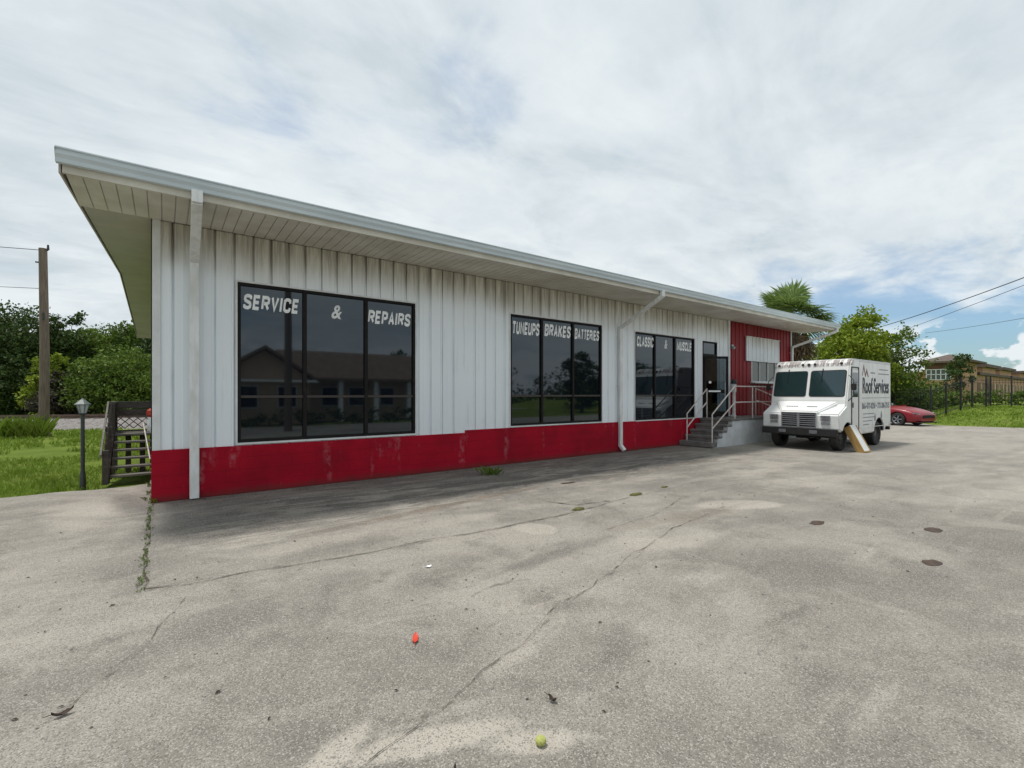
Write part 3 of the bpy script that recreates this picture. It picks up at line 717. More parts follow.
# shop windows
txt = [[('SERVICE', 1.05, 1.94, 3.075, 3.335), ('&', 2.49, 2.68, 3.05, 3.31), ('REPAIRS', 3.17, 4.07, 3.03, 3.29)],
       [('TUNEUPS', 6.63, 7.50, 3.09, 3.40), ('BRAKES', 7.64, 8.57, 3.11, 3.42), ('BATTERIES', 8.69, 9.64, 3.11, 3.39)],
       [('CLASSIC', 11.2, 12.03, 3.07, 3.38), ('&', 12.55, 12.72, 3.07, 3.36), ('MUSCLE', 13.2, 14.06, 3.06, 3.35)]]
wl = ['large three pane window lettered SERVICE & REPAIRS', 'three pane window lettered TUNEUPS BRAKES BATTERIES', 'three pane window lettered CLASSIC & MUSCLE']
for wi, (a, b2, m1, m2, z0, z1) in enumerate(wins):
    F = MB(); fw = .05
    F.box((a, -.012, z0), (a+fw, .075, z1)).box((b2-fw, -.012, z0), (b2, .075, z1)).box((a+fw, -.012, z1-fw), (b2-fw, .075, z1)).box((a+fw, -.012, z0), (b2-fw, .075, z0+fw))
    for mm in (m1, m2): F.box((mm-.032, -.014, z0+fw), (mm+.032, .075, z1-fw))
    for l, r2 in ((a+fw, m1-.032), (m1+.032, m2-.032), (m2+.032, b2-fw)): F.box((l, .0, 1.58), (r2, .060, 1.63), 1)
    fr_ = tag(F.build('window', ['bronze', 'bar_bronze'], shop, bevel=.004, segs=1), label=wl[wi])
    for l, r2 in ((a+fw, m1-.032), (m1+.032, m2-.032), (m2+.032, b2-fw)):
        for q0, q1 in ((z0+fw, 1.58), (1.63, z1-fw)): MB().box((l, .030, q0), (r2, .036, q1)).build('pane', 'tinted_glass', fr_)
    MB().box((a-.03, -.022, z1), (b2+.03, .05, z1+.028)).box((a-.03, -.022, z0-.03), (a, .05, z1)).box((b2, -.022, z0-.03), (b2+.03, .05, z1)).box((a, -.045, z0-.03), (b2, .05, z0)).build('trim', 'white_trim', fr_)
    for s_, u0, u1, q0, q1 in txt[wi]: sh = (0, .03, .07)[wi]; (vinyl(s_, 'lettering', 'letter', fr_, u0+sh, u1+sh*.6, q0, q1, .0295) if s_ != '&' else text_obj(s_, 'lettering', 'letter', fr_, u0+sh, u1+sh*.6, q0, q1, .0295, bold=.028))
# dark interior behind the doorway
mb = MB().box((D0-.2, 2.0, .86), (D1+.4, 2.05, 3.6)).box((D0-.25, .1, .84), (D1+.4, 2.0, .858)).box((D0-.25, .1, .86), (D0-.2, 2.0, 3.6)).box((D1+.4, .1, .86), (D1+.45, 2.0, 3.6)).box((D0-.25, .1, 3.6), (D1+.45, 2.0, 3.65))
mb.build('interior', 'dark_interior', shop)
F = MB().box((D0, -.012, .85), (D0+.05, .09, DT)).box((D1-.05, -.012, .85), (D1, .09, DT)).box((D0+.05, -.012, DT-.05), (D1-.05, .09, DT)).box((D0+.05, -.012, 2.94), (D1-.05, .09, 3.03)).box((D0+.05, -.005, .85), (D1-.05, .09, .87))
fr_ = F.build('door_frame', 'bronze', shop, bevel=.004, segs=1)
MB().box((D0+.05, .03, 3.03), (D1-.05, .036, DT-.05)).build('transom_pane', 'tinted_glass', fr_)
# door leaf hinged on the left, swung out
T = Matrix.Translation((D0+.05, -.02, 0)) @ Matrix.Rotation(R(-35), 4, 'Z'); dw = .83
L = MB().box((0, -.04, .88), (.07, 0, 2.93), 0, T).box((dw-.07, -.04, .88), (dw, 0, 2.93), 0, T).box((.07, -.04, 2.85), (dw-.07, 0, 2.93), 0, T).box((.07, -.04, .88), (dw-.07, 0, 1.06), 0, T).box((.07, -.045, 1.68), (dw-.07, .005, 1.80), 0, T)
lf = tag(L.build('door', 'bronze', shop, bevel=.004, segs=1), label='dark framed glass door standing ajar at the steps')
MB().box((.07, -.022, 1.06), (dw-.07, -.018, 2.85), 0, T).build('pane', 'door_glass', lf)
MB().rod((dw-.14, -.045, 1.62), (dw-.14, -.09, 1.62), .012, T=T).rod((dw-.14, -.09, 1.55), (dw-.14, -.09, 2.05), .014, T=T).rod((dw-.14, -.045, 1.98), (dw-.14, -.09, 1.98), .012, T=T).build('handle', 'alu', lf)
MB().box((.14, -.052, 1.72), (.55, -.0455, 1.77), 0, T).build('sign_strip', 'letter', lf)
mb = MB().lathe([(.001, -.05), (.045, -.05), (.045, -.042)], (0, 0, 0), 'Y', 16); mb.v = [tuple(T @ Vector((v[0]+.2, v[1]+.02, v[2]+2.05))) for v in mb.v]; mb.build('sticker', 'letter', lf)
# service window with hinged ribbed shutter above
F = MB().box((S0, -.02, SZ0), (S0+.05, .07, SZ1)).box((S1-.05, -.02, SZ0), (S1, .07, SZ1)).box((S0+.05, -.02, SZ1-.05), (S1-.05, .07, SZ1)).box((S0+.05, -.02, SZ0), (S1-.05, .07, SZ0+.05)).box((18.63, -.015, SZ0+.05), (18.67, .06, SZ1-.05)).box((19.30, -.015, SZ0+.05), (19.34, .06, SZ1-.05))
sw = tag(F.build('service_window', 'white_trim', shop, bevel=.004, segs=1), label='white framed service window in the red siding')
mg, n, b = newmat('pale_glass'); b.inputs['Base Color'].default_value = (.05, .07, .055, 1); b.inputs['Roughness'].default_value = .03; b.inputs['Specular IOR Level'].default_value = .5; M['pale_glass'] = mg
for l, r2 in ((S0+.05, 18.63), (18.67, 19.30), (19.34, S1-.05)): MB().box((l, .02, SZ0+.05), (r2, .026, SZ1-.05)).build('pane', 'pale_glass', sw)
MB().box((S0-.1, -.20, SZ0-.04), (S1+.1, -.021, SZ0-.002)).build('sill', 'white_trim', sw)
r2 = ribbed(17.55, 20.2, 2.9, 3.8, -.06, .30, 17.7)
mb = MB().add(r2.v, r2.f); mb.box((17.55, -.055, 2.9), (20.2, -.02, 3.8)).box((17.53, -.085, 3.8), (20.22, -.018, 3.83))
mb.build('shutter', 'white_siding', shop)
# small wall light and meter
mb = MB().box((16.5, -.06, 3.30), (16.62, -.03, 3.44)).lathe([(.001, .0), (.05, .0), (.06, .07), (.001, .12)], (16.56, -.09, 3.28), 'Z', 12)
mb.build('wall_light', 'alu', shop)

# entry steps with side wall, landing, ramp
st_ = empty('entry_steps', (13.3, 0, 0), 'grey concrete entry steps with white side wall and pipe railings', 'steps')
YO = -1.15
def loc(mb, dx=-13.3): mb.v = [(v[0]+dx, v[1], v[2]) for v in mb.v]; return mb
mb = MB(); nS = 5
for i in range(nS):
    x_ = 13.3+i*.29; mb.box((x_, YO-.012, .17*i+.10 if i else .02), (x_+.30 if i < nS-1 else 15.0, -.04, .17*(i+1)))
    mb.box((x_+.03, YO+.16, 0), (x_+.30 if i < nS-1 else 15.0, -.045, .17*(i+1)-.046))
loc(mb).build('treads', 'concrete', st_, bevel=.008, segs=1)
prof = [(13.45, 0)]
for i in range(nS): prof += [(13.36+i*.29+.0, .17*i+.125), ] if i == 0 else [(13.36+i*.29, .17*i-.05), (13.36+i*.29, .17*i+.12)]
prof += [(18.0, .80), (21.2, .12), (21.2, 0)]
mb = MB().prism(prof, 1, YO+.0, YO+.15)
loc(mb).build('side_wall', 'painted_concrete', st_, bevel=.006, segs=1)
mb = MB().box((15.0, YO-.015, .80), (18.0, -.045, .85))
mb.prism([(18.0, .80), (18.0, .85), (21.25, .17), (21.25, .12)], 1, YO-.015, -.045).prism([(15.02, 0), (15.02, .798), (18.0, .798), (21.2, .118), (21.2, 0)], 1, YO+.155, -.05)
loc(mb).build('landing', 'concrete', st_)
rr_ = .021
def rail_set(pts_list, posts, name='railing'):
    mb = MB()
    for p in pts_list: mb.tube(p, rr_, 8)
    for (a, b2) in posts: mb.rod(a, b2, rr_, n_=8)
    loc(mb).build(name, 'rail_paint', st_, smooth='auto')
yo, yi = YO+.07, -.22
rail_set([[(13.45, yo, .17), (13.45, yo, 1.02), (14.78, yo, 1.90), (18.0, yo, 1.90), (21.0, yo, 1.22)], [(13.45, yo, .58), (14.78, yo, 1.38), (18.0, yo, 1.38), (21.0, yo, .70)]],
         [((14.78, yo, .85), (14.78, yo, 1.9)), ((15.93, yo, .85), (15.93, yo, 1.9)), ((18.0, yo, .85), (18.0, yo, 1.9)), ((21.0, yo, .2), (21.0, yo, 1.22))])
rail_set([[(13.45, yi, .17), (13.45, yi, 1.02), (14.60, yi, 1.82), (14.60, yi, .86)], [(13.45, yi, .58), (14.60, yi, 1.38)]], [])
rail_set([[(17.9, yi, 1.86), (21.0, yi, 1.24)], [(17.9, yi, 1.42), (21.0, yi, .80)]], [((17.9, yi, .85), (17.9, yi, 1.86)), ((21.0, yi, .2), (21.0, yi, 1.24))])
# receptacle on the landing by the door
rb = empty('smoking_receptacle', (16.2, -.28, .85), 'white receptacle with black domed cap on the landing beside the door', 'ash receptacle')
MB().lathe([(.001, 0), (.09, 0), (.10, .03), (.04, .08), (.035, .85), (.09, .88), (.09, 1.16), (.001, 1.16)], n_=18).build('body', 'painted_concrete', rb, smooth='auto')
MB().lathe([(.001, 1.161), (.105, 1.161), (.11, 1.22), (.08, 1.30), (.03, 1.32), (.001, 1.32)], n_=18).build('cap', 'black_metal', rb, smooth='auto')

# ------------------------------------------------------------------ step van (local: nose at x=0, length along +x)
VW = 1.05
van = empty('step_van', (15.15, -2.81, 0), 'white boxy step van lettered Roof Services parked beside the ramp', 'van')
prof = [(.10, .60), (.06, .66), (.06, 1.06), (.10, 1.10), (.58, 1.31), (.60, 1.47), (.86, 2.47), (.90, 2.58), (1.0, 2.66), (1.15, 2.70), (4.38, 2.70), (4.47, 2.66), (4.50, 2.56), (4.50, .62), (4.02, .60), (3.9, .44), (.40, .44), (.30, .56)]
body = MB().prism(prof, 1, -VW, VW).build('body', 'van_white', van, bevel=.035, segs=3)
AX = (.68, 3.36); WR = .39
cuts = []
for ax_, r2 in zip(AX, (.44, .50)):
    for s_ in (-1, 1):
        cuts.append(MB().rod((ax_, s_*(VW+.1), .40), (ax_, s_*(VW-.40), .40), r2, n_=28))
boolcut(body, cuts)
for p in body.data.polygons: p.use_smooth = False
# raised hood wedge narrowing to the grille
mb = MB(); hb = [(.62, .86, 1.44), (.62, -.86, 1.44), (.045, -.50, 1.14), (.045, .50, 1.14)]; lo = [(.62, .86, 1.0), (.62, -.86, 1.0), (.045, -.50, .64), (.045, .50, .64)]
mb.add(hb+lo, [(0, 1, 2, 3), (7, 6, 5, 4), (0, 1, 5, 4), (1, 2, 6, 5), (2, 3, 7, 6), (3, 0, 4, 7)])
hood = mb.build('hood', 'van_white', van, bevel=.03, segs=3)
for a, b2 in ((.12, .46), (-.40, -.12)):
    mb = MB()
    for k in range(5): t = a+(b2-a)*k/5; mb.box((.28, t, 1.268), (.34, t+.045, 1.286))
    mb.build('vent', 'grey_vinyl', hood)
g_ = MB().box((.020, -.46, .68), (.043, .46, 1.10)).build('grille', 'dark_interior', van)
mb = MB().box((.004, -.47, 1.085), (.042, .47, 1.11)).box((.004, -.47, .665), (.042, .47, .69)).box((.004, -.475, .69), (.042, -.45, 1.085)).box((.004, .45, .69), (.042, .475, 1.085)).box((.002, -.035, .69), (.041, .035, 1.085))
for i in range(6): mb.box((.008, -.45, .735+i*.06), (.030, .45, .76+i*.06))
mb.build('bars', 'alu', g_)
for s_ in (-1, 1):
    h_ = MB().box((.028, s_*.70-.12, .87), (.059, s_*.70+.12, 1.03)).build('headlight', 'alu', van, bevel=.008)
    MB().box((.020, s_*.70-.015-.08, .885), (.0275, s_*.70-.015+.09, 1.015)).build('lens', 'headlamp', h_, bevel=.004, segs=1)
    MB().box((.030, s_*.70-.11, .77), (.059, s_*.70+.11, .84)).build('turn_signal', 'amber_lens' if False else 'alu', van, bevel=.006)
bp = MB().box((-.05, -1.03, .44), (.04, 1.03, .64)).build('bumper', 'black_metal', van, bevel=.015)
for y_ in (-.42, .42): MB().box((-.062, y_-.10, .50), (-.0505, y_+.10, .59)).build('fog_light', 'headlamp', bp, bevel=.004, segs=1)
# windshield: two raked panes with rubber gaskets
nrm = Vector((-(2.47-1.47), 0, (.86-.60))).normalized(); up = Vector((.26, 0, 1.0)).normalized(); org = Vector((.60, 0, 1.47))
def rrect(y0, y1, u0, u1, r, k=5):
    P = []
    for cx, cy, a0 in ((y1-r, u1-r, 0), (y0+r, u1-r, 90), (y0+r, u0+r, 180), (y1-r, u0+r, 270)):
        for i in range(k+1): a = R(a0+90*i/k); P.append((cx+r*math.cos(a), cy+r*math.sin(a)))
    return P
def onplane(P, d0, d1):
    n_ = len(P); vs = [tuple(org+up*u_+Vector((0, y_, 0))+nrm*dd) for dd in (d0, d1) for y_, u_ in P]
    return MB().add(vs, [tuple(range(n_)), tuple(range(2*n_-1, n_-1, -1))]+[(i, i+n_, (i+1) % n_+n_, (i+1) % n_) for i in range(n_)])
for y0, y1 in ((-.985, -.04), (.04, .985)):
    ga = onplane(rrect(y0, y1, .10, .92, .07), -.01, .010).build('windshield', 'black_rubber', van)
    onplane(rrect(y0+.025, y1-.025, .125, .895, .05), .0105, .014).build('pane', 'truck_glass', ga)
    yc = y0+.62 if y0 < 0 else y0+.55
    P0 = org+up*.96+nrm*.03+Vector((0, yc, 0)); P1 = org+up*.55+nrm*.03+Vector((0, yc+.02, 0))
    MB().rod(P0, P1, .008).rod(org+up*.96+Vector((0, yc, 0)), P0, .014).build('wiper', 'black_metal', van)
# clearance lights on the brow
for y_ in (-.82, -.12, .05, .22, .92):
    MB().lathe([(.001, -.045), (.028, -.035), (.04, 0)], (.885, y_, 2.56), 'X', 12).build('clearance_light', 'black_rubber' , van, smooth=True)
# near side details  (y=-VW)
sd = -VW
MB().box((.98, sd-.012, .62), (1.46, sd-.001, 2.38)).build('door', 'van_white', van, bevel=.006)
dr = [o for o in van.children if o.name.startswith('door')][0]
MB().box((1.02, sd-.0165, 1.56), (1.42, sd-.0125, 2.28)).build('pane', 'truck_glass', dr)
MB().box((1.47, sd-.018, .50), (1.51, sd-.001, 2.42)).box((.93, sd-.016, .60), (.965, sd-.001, 2.42)).box((.93, sd-.016, 2.421), (1.51, sd-.001, 2.45)).box((1.0, sd-.03, 1.25), (1.03, sd-.013, 1.40)).build('door_track', 'black_rubber', van)
for s_ in (-1, 1):
    mm = MB().rod((.75, s_*VW, 2.2), (.72, s_*(VW+.13), 2.05), .009).rod((.72, s_*(VW+.13), 2.05), (.72, s_*(VW+.13), 1.6), .009).rod((.72, s_*(VW+.13), 1.6), (.70, s_*VW, 1.45), .012).build('mirror', 'black_metal', van)
    MB().box((.69, s_*(VW+.13)-.07, 1.76), (.73, s_*(VW+.13)+.07, 1.95)).build('mirror_head', 'black_metal', mm, bevel=.015)
for z_ in (1.40, .62): MB().box((1.55, sd-.012, z_), (4.46, sd-.001, z_+.02)).build('rub_rail', 'van_white', van)
MB().box((1.0, -VW-.01, 2.665), (4.46, -VW+.012, 2.69)).build('roof_trim', 'white_trim', van)
ty = sd-.0012
mb = MB()
for x_ in (1.60, 2.75, 3.90): mb.box((x_, sd-.0010, .64), (x_+.008, sd-.0002, 2.64))
mb.box((1.55, sd-.0010, 2.62), (4.46, sd-.0002, 2.628))
tag(mb.build('panel_seams', 'grey_vinyl', van), kind='stuff')
mb = MB()
for x_ in [1.6+.1*i for i in range(29)]: mb.rod((x_, sd-.004, 2.655), (x_, sd+.002, 2.655), .007, n_=6).rod((x_, sd-.004, .70), (x_, sd+.002, .70), .007, n_=6)
tag(mb.build('rivets', 'alu', van), kind='stuff')
text_obj('Roof Services', 'lettering', 'navy', van, 1.85, 4.28, 1.66, 2.16, ty, 0, .035)
text_obj('866-477-8250 • 772-286-7515', 'lettering', 'grey_vinyl', van, 1.80, 4.34, 1.19, 1.38, sd-.0012, 0, .045)
mb = MB().box((1.80, ty-.002, 1.52), (4.34, ty, 1.535))
mb.box((3.35, ty-.002, 2.42), (4.20, ty, 2.45)).box((3.25, ty-.002, 2.28), (4.30, ty, 2.31)).box((2.55, ty-.002, 2.29), (2.95, ty, 2.33))
for i, l_ in enumerate((.95, 1.0, .8, .5)): mb.box((1.9, ty-.002, 1.03-i*.11), (1.9+l_, ty, 1.055-i*.11))
mb.build('small_print', 'grey_vinyl', van)
mk = MB()
for x0, h_, z0 in ((1.95, .36, 2.20), (2.20, .28, 2.16)):
    mk.prism([(x0-.14, z0), (x0, z0+h_), (x0+.17, z0+.02), (x0+.11, z0+.01), (x0, z0+h_-.12), (x0-.08, z0+.02)], 1, ty-.002, ty)
mk.build('emblem', 'maroon', van)
for x0, z0 in ((2.95, .92), (3.55, .98)):
    mk = MB().prism([(x0-.05, z0-.12), (x0+.05, z0-.12), (x0+.07, z0), (x0, z0+.14), (x0-.07, z0)], 1, ty-.002, ty)
    mk.build('emblem', 'grey_vinyl', van)
def wheel(parent, x_, y_, r, wd, s_, rim='dirty_white', holes=8, spoke=False):
    t = MB().lathe([(r*.62, -wd/2), (r*.93, -wd/2), (r, -wd/2+.03), (r, wd/2-.03), (r*.93, wd/2), (r*.62, wd/2)], (x_, y_, r), 'Y', 32).build('wheel', 'black_rubber', parent, smooth='auto')
    e = s_*wd/2; rm = MB()
    if not spoke:
        rm.lathe([(r*.62, e*.9), (r*.60, e*.55), (r*.35, e*.35), (r*.25, e*.7), (.001, e*.75)], (x_, y_, r), 'Y', 24)
    else:
        rm.lathe([(r*.66, e*1.02), (r*.60, e*.9), (r*.60, -e*.5)], (x_, y_, r), 'Y', 24)
        for k in range(holes):
            a = 2*PI*k/holes; c_, q = math.cos(a), math.sin(a)
            vs = []
            for rad, hw in ((r*.1, r*.07), (r*.62, r*.10)):
                for sg in (-1, 1):
                    for yy in (e*.92, e*.6): vs.append((x_+c_*rad-q*hw*sg, y_+yy, r+q*rad+c_*hw*sg))
            rm.add(vs, [(0, 1, 3, 2), (4, 6, 7, 5), (0, 2, 6, 4), (1, 5, 7, 3), (0, 4, 5, 1), (2, 3, 7, 6)])
    rm.build('rim', rim, t, smooth='auto')
    if spoke: MB().lathe([(r*.6, e*.3), (.001, e*.3)], (x_, y_, r), 'Y', 20).build('hub', 'dark_interior', t)
    return t
for ax_, r2 in zip(AX, (.435, .495)):
    for s_ in (-1, 1):
        arc = [(ax_+r2*math.cos(R(a)), .40+r2*math.sin(R(a))) for a in range(8, 173, 12)]; n_ = len(arc); y0, y1 = s_*(VW-.035), s_*(VW-.385)
        MB().add([(p[0], y0, p[1]) for p in arc]+[(p[0], y1, p[1]) for p in arc], [(i, i+1, i+1+n_, i+n_) for i in range(n_-1)]+[tuple(range(n_, 2*n_))]).build('wheel_well', 'dark_interior', van)
for ax_ in AX:
    for s_ in (-1, 1): wheel(van, ax_, s_*(.80 if ax_ < 1 else .84), WR, .22 if ax_ < 1 else .30, s_, 'steel_wheel')
MB().box((.35, -.62, .40), (4.3, .62, .60)).rod((AX[0], -.7, WR), (AX[0], .7, WR), .05).rod((AX[1], -.7, WR), (AX[1], .7, WR), .07).box((1.2, .15, .25), (2.0, .55, .40)).build('chassis', 'black_metal', van)
MB().box((.22, -.72, .30), (1.1, .72, .45)).build('wheel_well', 'dark_interior', van) if False else None
for z_ in (.75, 2.3):
    for y_ in (-.95, .80): MB().box((4.50, y_, z_), (4.52, y_+.15, z_+.14)).build('tail_light', 'red_lens', van)
MB().box((4.505, -1.0, .45), (4.62, 1.0, .56)).build('rear_bumper', 'black_metal', van)
# white faced wooden box leaning on the van
ln = empty('wooden_ramp', (15.90, -4.33, 0), 'white faced wooden ramp leaning against the front wheel of the step van', 'ramp')
ln.rotation_euler = (R(-27), 0, R(-6))
MB().box((-.20, .0, .02), (-.165, .19, .84)).box((.165, .0, .02), (.20, .19, .84)).box((-.165, 0.0, .02), (.165, .19, .055)).build('frame', 'new_wood', ln, bevel=.003, segs=1)
MB().box((-.162, .012, .06), (.162, .035, .86)).build('face_board', 'white_trim', ln)

# ------------------------------------------------------------------ red sports coupe, local +x forward
car = empty('sports_car', (32.0, -.15, 0), 'low red two door sports coupe behind the step van', 'car')
cdir = Vector((-.25, -.968, 0)); car.rotation_euler = (0, 0, math.atan2(cdir.y, cdir.x))
# origin is at mid wheelbase; front axle x=+1.36, rear -1.36
st = [  # x, half width, z bottom, z shoulder, z centre top
    (2.30, .55, .30, .52, .56), (2.26, .74, .22, .60, .68), (2.05, .88, .17, .72, .80), (1.60, .93, .16, .86, .93), (1.15, .94, .16, .92, 1.00), (.75, .93, .16, .93, 1.02),
    (.2, .91, .16, .93, 1.0), (-.5, .91, .16, .93, 1.0), (-1.1, .94, .16, .98, 1.03), (-1.6, .95, .18, 1.01, 1.06), (-2.1, .90, .24, 1.0, 1.06), (-2.38, .82, .32, .94, 1.0), (-2.42, .70, .45, .86, .9)]
mb = MB(); ring = 11
for (x_, w_, zb_, zs, zt) in st:
    half = [(0, zb_), (w_*.86, zb_), (w_*.97, zb_+.10), (w_, (zb_+zs)/2), (w_*.975, zs-.06), (w_*.86, zs+.01), (w_*.45, zt), (0, zt+.012)]
    full = [(-a, z_) for a, z_ in half[1:-1]]
    P = half+full[::-1]; ring = len(P); mb.v += [(x_, a, z_) for a, z_ in P]
for i in range(len(st)-1):
    for k in range(ring): k2 = (k+1) % ring; mb.f.append((i*ring+k, i*ring+k2, (i+1)*ring+k2, (i+1)*ring+k)); mb.m.append(0)
mb.f += [tuple(range(ring)), tuple(range(len(st)*ring-1, (len(st)-1)*ring-1, -1))]; mb.m += [0, 0]
cb = mb.build('body', 'car_red', car, smooth=True)
md = cb.modifiers.new('s', 'SUBSURF'); md.levels = md.render_levels = 2
dg = bpy.context.evaluated_depsgraph_get(); dg.update(); me = bpy.data.meshes.new_from_object(cb.evaluated_get(dg)); cb.modifiers.clear(); cb.data = me
boolcut(cb, [MB().rod((ax_, s_*1.1, .34), (ax_, s_*.62, .34), .385, n_=28) for ax_ in (1.36, -1.36) for s_ in (-1, 1)])
gh = [(.62, .76, .97), (.0, .62, 1.36), (-.55, .60, 1.39), (-1.1, .60, 1.32), (-1.85, .72, 1.04)]
mb = MB()
for (x_, w_, z_) in gh:
    mb.v += [(x_, -.80, .93), (x_, -w_, z_-.05), (x_, -w_*.8, z_), (x_, w_*.8, z_), (x_, w_, z_-.05), (x_, .80, .93)]
for i in range(4):
    for k in range(5): mb.f.append((i*6+k, i*6+k+1, i*6+k+7, i*6+k+6)); mb.m.append(1 if k == 2 and i in (1, 2) else 0)
mb.build('cabin', ['truck_glass', 'car_red'], car, smooth='auto')
for ax_ in (1.36, -1.36):
    for s_ in (-1, 1): wheel(car, ax_, s_*.80, .335, .24, s_, 'alu', 5, True)
for s_ in (-1, 1):
    MB().add([(2.22, s_*.60, .66), (2.12, s_*.84, .70), (2.10, s_*.85, .63), (2.24, s_*.62, .60), (2.0, s_*.60, .66), (1.95, s_*.80, .70), (1.95, s_*.80, .62), (2.0, s_*.6, .6)],
             [(0, 1, 2, 3), (4, 5, 6, 7), (0, 1, 5, 4), (1, 2, 6, 5), (2, 3, 7, 6), (3, 0, 4, 7)]).build('headlight', 'headlamp', car)
    MB().box((.55, s_*.92, .93), (.72, s_*1.10, 1.05)).build('mirror', 'car_red', car, bevel=.03)
MB().box((2.262, -.50, .40), (2.31, .50, .56)).build('grille', 'dark_interior', car, bevel=.015)
MB().box((2.1, -.75, .165), (2.30, .75, .215)).build('splitter', 'black_metal', car, bevel=.01)
MB().rod((1.36, -.7, .335), (1.36, .7, .335), .05).box((-1.8, -.6, .15), (1.9, .6, .3)).build('underbody', 'black_metal', car)

# ------------------------------------------------------------------ iron fence on the bank
pts = [(58, 8.5), (52, 7.2), (46, 5.6), (41, 3.4), (38.0, 1.2), (36.0, -1.5), (37.4, -1.9), (38.8, -2.3), (40.1, -2.6), (41.4, -3.0), (42.6, -3.45), (43.4, -4.2), (42.9, -5.9), (42.6, -8.2), (42.4, -10.6), (42.3, -13)]
pts[9:12] = [(41.6, -3.0), (43.0, -3.0), (43.3, -3.9)]
iron = empty('iron_fence', (36.0, -1.5, 0), 'black iron picket fence climbing the grass bank', 'fence')
def rel(p): return (p[0]-36.0, p[1]+1.5)
for i, p in enumerate(pts):
    z_ = bank(*p); q = rel(p); MB().box((q[0]-.038, q[1]-.038, z_-.1), (q[0]+.038, q[1]+.038, z_+1.95)).box((q[0]-.05, q[1]-.05, z_+1.95), (q[0]+.05, q[1]+.05, z_+1.98)).build('post', 'black_metal', iron)
for a, b2 in zip(pts[:-1], pts[1:]):
    za, zb2 = bank(*a), bank(*b2); A, B = rel(a), rel(b2); L_ = math.hypot(B[0]-A[0], B[1]-A[1]); k = int(L_/.13); mb = MB()
    for h_ in (.18, 1.55, 1.72): mb.rod((A[0], A[1], za+h_), (B[0], B[1], zb2+h_), .018, n_=4)
    for j in range(1, k): t = j/k; x_ = A[0]+(B[0]-A[0])*t; y_ = A[1]+(B[1]-A[1])*t; z_ = za+(zb2-za)*t; mb.rod((x_, y_, z_+.08), (x_, y_, z_+1.85), .008, n_=4, cap=False)
    mb.build('picket_panel', 'black_metal', iron)

# ------------------------------------------------------------------ trees
def leafcloud(blobs, n_, size, seed, up=.35, long=1.5, shell=.55):
    rr = random.Random(seed); mb = MB(); wsum = sum(b2[3]*b2[4]*b2[5] for b2 in blobs)**1.0
    for b2 in blobs:
        k = max(30, int(n_*(b2[3]*b2[4]*b2[5])/wsum)); rc_ = []
        # every blob is itself made of small sprays
        sp = max(6, k//26); sprays = []
        for _ in range(sp):
            v = Vector((rr.gauss(0, 1), rr.gauss(0, 1), rr.gauss(0, 1))).normalized(); rad = rr.uniform(shell, 1.12)
            sprays.append(Vector((b2[0]+v.x*b2[3]*rad, b2[1]+v.y*b2[4]*rad, b2[2]+v.z*b2[5]*rad)))
        sr = .30*min(b2[3], b2[4], b2[5])
        for i in range(k):
            c_ = sprays[i % sp]+Vector((rr.gauss(0, sr), rr.gauss(0, sr), rr.gauss(0, sr*.7)))
            s_ = size*rr.uniform(.6, 1.4)
            nn = Vector((rr.gauss(0, 1), rr.gauss(0, 1), rr.gauss(0, 1)+up)).normalized(); u_ = nn.orthogonal().normalized()
            u_ = Matrix.Rotation(rr.uniform(0, 2*PI), 3, nn) @ u_; w_ = nn.cross(u_)
            o = len(mb.v)
            mb.v += [tuple(c_-u_*s_*long*.5), tuple(c_+w_*s_*.42-nn*s_*.1), tuple(c_+u_*s_*long*.5), tuple(c_-w_*s_*.42-nn*s_*.1)]
            mb.f.append((o, o+1, o+2, o+3)); mb.m.append(0)
    return mb
def tree(x_, y_, H, W, label, mat='leafA', n_=5000, size=.16, seed=0, group=None, base=.25, z0=-.05, nb=9, name='tree', tr=.16, low=False):
    rr = random.Random(seed); t = empty(name, (x_, y_, z0), label, 'bush' if name == 'bush' else 'tree', group)
    blobs = []; zc = H*(base+(1-base)*.5)
    for i in range(nb):
        a = 2*PI*i/nb*1.618*2+rr.uniform(-.4, .4); f = (i+.5)/nb; hz_ = H*(base+(1-base)*(.12+.76*f)); rad = W*.5*(1-abs(f-.4)*.9)*rr.uniform(.35, .75)
        br = W*rr.uniform(.17, .27)*(1.0-.25*f)
        blobs.append((math.cos(a)*rad, math.sin(a)*rad, min(hz_, H-br*.8), br, br, br*rr.uniform(.65, .9)))
    mb = MB()
    top = Vector((rr.uniform(-.1, .1)*W, rr.uniform(-.1, .1)*W, H*.72)); mid_ = Vector((rr.uniform(-.05, .05)*W, rr.uniform(-.05, .05)*W, H*.36))
    mb.tube([(0, 0, 0), (0, 0, .3), mid_, top], [tr*1.3, tr, tr*.75, tr*.25], 8)
    for b2 in blobs:
        k = rr.uniform(.3, .8); s0 = mid_.lerp(top, k); e = Vector(b2[:3]); m_ = s0.lerp(e, .5)+Vector((0, 0, -.1*rr.random()*H*.3))
        mb.tube([s0, m_, e], [tr*.35, tr*.22, tr*.08], 5)
    mb.build('trunk', 'bark', t, smooth=True)
    leafcloud(blobs, n_, size, seed+50).build('crown', mat, t)
    return t
def groundspot(px_, d_):   # world point at a bearing and distance from the viewpoint of the survey
    r = (px_-512)/469*d_; return .8035*r+.5953*d_, -.5953*r+.8035*d_+CAMY
